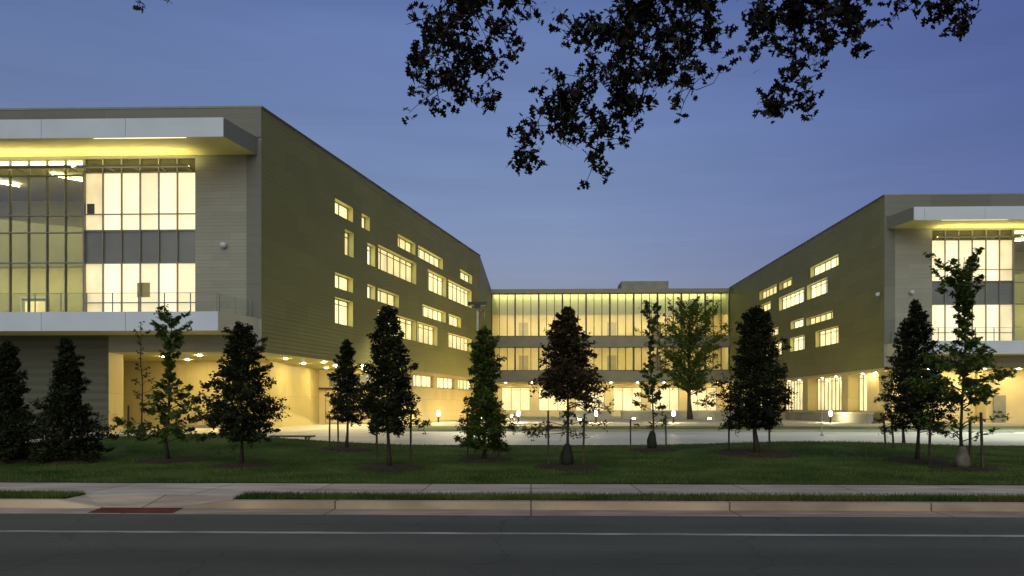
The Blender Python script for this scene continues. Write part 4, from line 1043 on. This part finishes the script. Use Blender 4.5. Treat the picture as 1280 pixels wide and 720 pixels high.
# ------------------------------------------------------------------ the oak that hangs in from above
rng = np.random.default_rng(77)
oak = thing('oak_tree', (7.5, -3.0, 0.1), 'dark oak whose leafy branches hang into the sky at the top of the photo', 'tree')
OB = np.array((7.5, -3.0, 0.1))
SPRAYS = [  # points along each spray in metres, spread in metres, leaves, whether it starts from a limb
    ([(-0.39, 7.99, 6.62), (-0.65, 7.99, 6.18), (-0.92, 7.98, 5.74), (-1.05, 7.98, 5.34), (-1.02, 7.98, 4.99)], 0.230, 330, True),
    ([(-0.58, 8.19, 6.47), (-1.08, 8.17, 6.07), (-1.41, 8.17, 5.89)], 0.109, 90, True),
    ([(-0.9, 7.88, 5.69), (-1.21, 7.87, 5.38), (-1.25, 7.87, 5.21)], 0.105, 80, False),
    ([(-0.96, 7.98, 5.3), (-0.74, 7.98, 5.01), (-0.4, 7.99, 4.99)], 0.097, 100, False),
    ([(-0.63, 7.79, 5.98), (-0.46, 7.79, 5.63), (-0.19, 7.8, 5.5)], 0.121, 110, False),
    ([(-0.39, 8.09, 6.5), (-0.21, 8.1, 6.15), (0.04, 8.1, 6.1)], 0.116, 90, True),
    ([(-0.75, 8.08, 5.61), (-0.57, 8.09, 5.34), (-0.53, 8.09, 5.52)], 0.125, 80, False),
    ([(1.67, 8.65, 7.09), (1.44, 8.64, 6.43), (1.2, 8.63, 5.95), (1.01, 8.63, 5.62), (0.68, 8.62, 5.38), (0.39, 8.61, 5.24)], 0.209, 360, True),
    ([(1.82, 8.45, 6.69), (1.87, 8.45, 6.13), (1.68, 8.45, 5.76), (1.78, 8.45, 5.39), (1.88, 8.45, 5.2)], 0.204, 260, True),
    ([(1.42, 8.54, 6.37), (0.9, 8.53, 6.09), (0.49, 8.52, 5.95), (0.45, 8.51, 5.79)], 0.141, 170, False),
    ([(0.62, 8.52, 5.34), (0.25, 8.51, 5.24), (0.01, 8.5, 4.82), (-0.08, 8.5, 4.68), (-0.06, 8.5, 4.45)], 0.122, 170, False),
    ([(0.39, 8.61, 5.24), (0.53, 8.62, 4.95), (0.82, 8.62, 4.86), (0.72, 8.62, 4.43)], 0.133, 170, False),
    ([(1.12, 8.73, 5.67), (1.04, 8.73, 5.23), (0.93, 8.73, 4.8)], 0.125, 120, False),
    ([(1.58, 8.64, 6.05), (1.29, 8.64, 5.57), (1.1, 8.63, 5.29), (1.29, 8.64, 5.05)], 0.143, 150, False),
    ([(0.34, 8.61, 5.19), (0.39, 8.61, 4.72), (0.49, 8.62, 4.62)], 0.114, 70, False),
    ([(1.71, 8.35, 6.53), (2.03, 8.36, 6.17), (2.09, 8.36, 5.85), (2.15, 8.36, 5.69)], 0.119, 130, True),
    ([(1.58, 8.64, 6.62), (1.29, 8.64, 6.24), (1.01, 8.63, 6.05)], 0.190, 180, False),
    ([(1.7, 8.55, 6.18), (1.51, 8.54, 5.71), (1.56, 8.54, 5.48)], 0.169, 150, False),
    ([(2.59, 7.97, 6.47), (2.5, 7.97, 5.99), (2.45, 7.97, 5.73), (2.31, 7.96, 5.41)], 0.087, 90, True),
    ([(2.5, 7.97, 5.86), (2.63, 7.97, 5.62), (2.5, 7.97, 5.53)], 0.087, 80, False),
    ([(2.9, 7.88, 6.41), (2.88, 7.88, 5.81), (2.81, 7.88, 5.38), (2.73, 7.87, 5.03), (2.71, 7.87, 4.7)], 0.095, 130, True),
    ([(2.81, 7.88, 5.2), (2.91, 7.88, 4.94), (2.92, 7.88, 4.73)], 0.069, 50, False),
    ([(2.8, 7.98, 5.07), (2.59, 7.97, 4.81)], 0.070, 40, False),
    ([(2.93, 7.98, 5.95), (2.8, 7.98, 5.73)], 0.105, 60, False),
    ([(3.12, 7.78, 6.26), (3.03, 7.78, 5.92), (3.24, 7.79, 5.62), (3.16, 7.79, 5.31)], 0.094, 110, True),
    ([(3.37, 7.79, 6.26), (3.44, 7.79, 5.88), (3.5, 7.79, 5.58), (3.51, 7.79, 5.39)], 0.094, 110, True),
    ([(3.2, 7.79, 5.92), (3.33, 7.79, 5.71)], 0.119, 70, False),
    ([(4.22, 7.51, 6.16), (3.98, 7.51, 5.75), (3.75, 7.5, 5.64)], 0.082, 70, True),
    ([(4.22, 7.51, 6.08), (4.26, 7.51, 5.67), (4.35, 7.52, 5.51)], 0.090, 70, True),
    ([(4.3, 7.52, 6.0), (4.48, 7.52, 5.67), (4.53, 7.52, 5.61)], 0.065, 35, True),
    ([(-4.4, 8.29, 6.78), (-4.58, 8.28, 6.35), (-4.53, 8.28, 6.22)], 0.056, 16, True),
    ([(-4.16, 8.29, 6.78), (-4.25, 8.29, 6.33), (-4.24, 8.29, 6.24)], 0.056, 14, True)]
leafpts = []
limb = MB()
HUB = [np.array(p) for p in [(-0.2, 7.6, 7.29), (2.04, 7.86, 7.62), (3.31, 7.29, 6.99), (-3.57, 7.91, 7.59)]]
for poly, sp, n, from_limb in SPRAYS:
    P = [np.array(p) + np.array((0, rng.uniform(-0.2, 0.2), 0)) for p in poly]
    hub = min(HUB, key=lambda h: np.linalg.norm(h - P[0]))
    if from_limb:
        chain = [hub, (hub + P[0]) / 2 + rng.normal(size=3) * 0.05] + P
        r = 0.022
    else:
        chain = P; r = 0.008
    limb.tube([tuple(p - OB) for p in chain], list(np.linspace(r, 0.0025, len(chain))), 5)
    seg = [np.linalg.norm(P[i + 1] - P[i]) for i in range(len(P) - 1)]
    tot = sum(seg)
    nclus = max(3, int(n / 3.5))
    for c in range(nclus):
        f = rng.uniform(0.0, 1.0) * tot; i = 0
        while i < len(seg) - 1 and f > seg[i]: f -= seg[i]; i += 1
        b0 = P[i] + (P[i + 1] - P[i]) * min(1, f / seg[i])
        off = rng.normal(size=3) * sp * 0.72; off[1] *= 1.4
        cc = b0 + off
        limb.tube([tuple(b0 - OB), tuple((b0 + cc) / 2 + rng.normal(size=3) * 0.02 - OB), tuple(cc - OB)], [0.006, 0.0045, 0.003], 3)
        for q in range(6):
            leafpts.append(cc + rng.normal(size=3) * 0.042 - OB)
# the trunk and heavy limbs stand beside and behind the camera
tk = [(0, 0, 0), (-0.1, 0.1, 1.2), (-0.3, 0.5, 2.6), (-0.8, 1.3, 4.3), (-1.6, 2.6, 6.0)]
trunk_mb = MB().tube(tk, [0.48, 0.36, 0.32, 0.26, 0.18], 12)
fork = np.array(tk[-1])
for h in HUB:
    e = h - OB
    mid = (fork + e) / 2 + np.array((0, 0, 0.5))
    trunk_mb.tube([tuple(fork), tuple(fork * 0.5 + mid * 0.5 + np.array((0, 0, 0.15))), tuple(mid), tuple(e)], [0.12, 0.09, 0.06, 0.028], 8)
trunk_mb.build('trunk', M['bark'], oak, True)
limb.build('branch', M['bark'], oak, True)
rest = []
for _ in range(160):                            # the rest of its crown, above the frame
    c = fork + rng.normal(size=3) * np.array((3.2, 2.6, 0.9)) + np.array((0, 0.5, 2.4))
    for q in range(9): rest.append(c + rng.normal(size=3) * 0.3)
me = leaf_mesh('crown', leafpts + rest, 0.10, LOBED, rng, 0.2)
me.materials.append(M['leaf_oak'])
co = bpy.data.objects.new('crown', me); COL.objects.link(co); co.parent = oak

# ------------------------------------------------------------------ grass blades near the street
rng = np.random.default_rng(5)
def blades(n, x0, x1, y0, y1, h, w, f):
    x = rng.uniform(x0, x1, n); y = y0 + (y1 - y0) * rng.uniform(0, 1, n) ** 1.3
    z = np.array([f(a, b) for a, b in zip(x, y)])
    az = rng.uniform(0, 2 * np.pi, n); hh = h * rng.uniform(0.5, 1.2, n)
    dx, dy = np.cos(az) * w, np.sin(az) * w
    lx, ly = rng.normal(size=n) * hh * 0.4, rng.normal(size=n) * hh * 0.4
    V = np.stack([np.stack([x - dx, y - dy, z - 0.01], 1), np.stack([x + dx, y + dy, z - 0.01], 1), np.stack([x + lx, y + ly, z + hh], 1)], 1)
    return V
B = [blades(45000, -12, 12, Y_WALK1 + 0.02, 19, 0.055, 0.006, lawn_z), blades(26000, -20, 20, 18.5, 27.3, 0.065, 0.010, lawn_z),
     blades(11000, -10, RX0 - 0.72, Y_KERB + 0.17, Y_WALK0, 0.085, 0.006, lambda x, y: 0.125), blades(26000, RX1 + 0.72, 10, Y_KERB + 0.17, Y_WALK0, 0.085, 0.006, lambda x, y: 0.125)]
V = np.concatenate(B); n = len(V)
me = bpy.data.meshes.new('grass')
me.vertices.add(n * 3); me.vertices.foreach_set('co', V.reshape(-1).astype(np.float32))
me.loops.add(n * 3); me.loops.foreach_set('vertex_index', np.arange(n * 3, dtype=np.int32))
me.polygons.add(n); me.polygons.foreach_set('loop_start', np.arange(0, n * 3, 3, dtype=np.int32))
me.update(calc_edges=True); me.validate()
me.materials.append(M['blade'])
tag_o = bpy.data.objects.new('grass', me); COL.objects.link(tag_o)
tag(tag_o, 'short green grass growing on the lawn and verge', 'grass', kind='stuff')
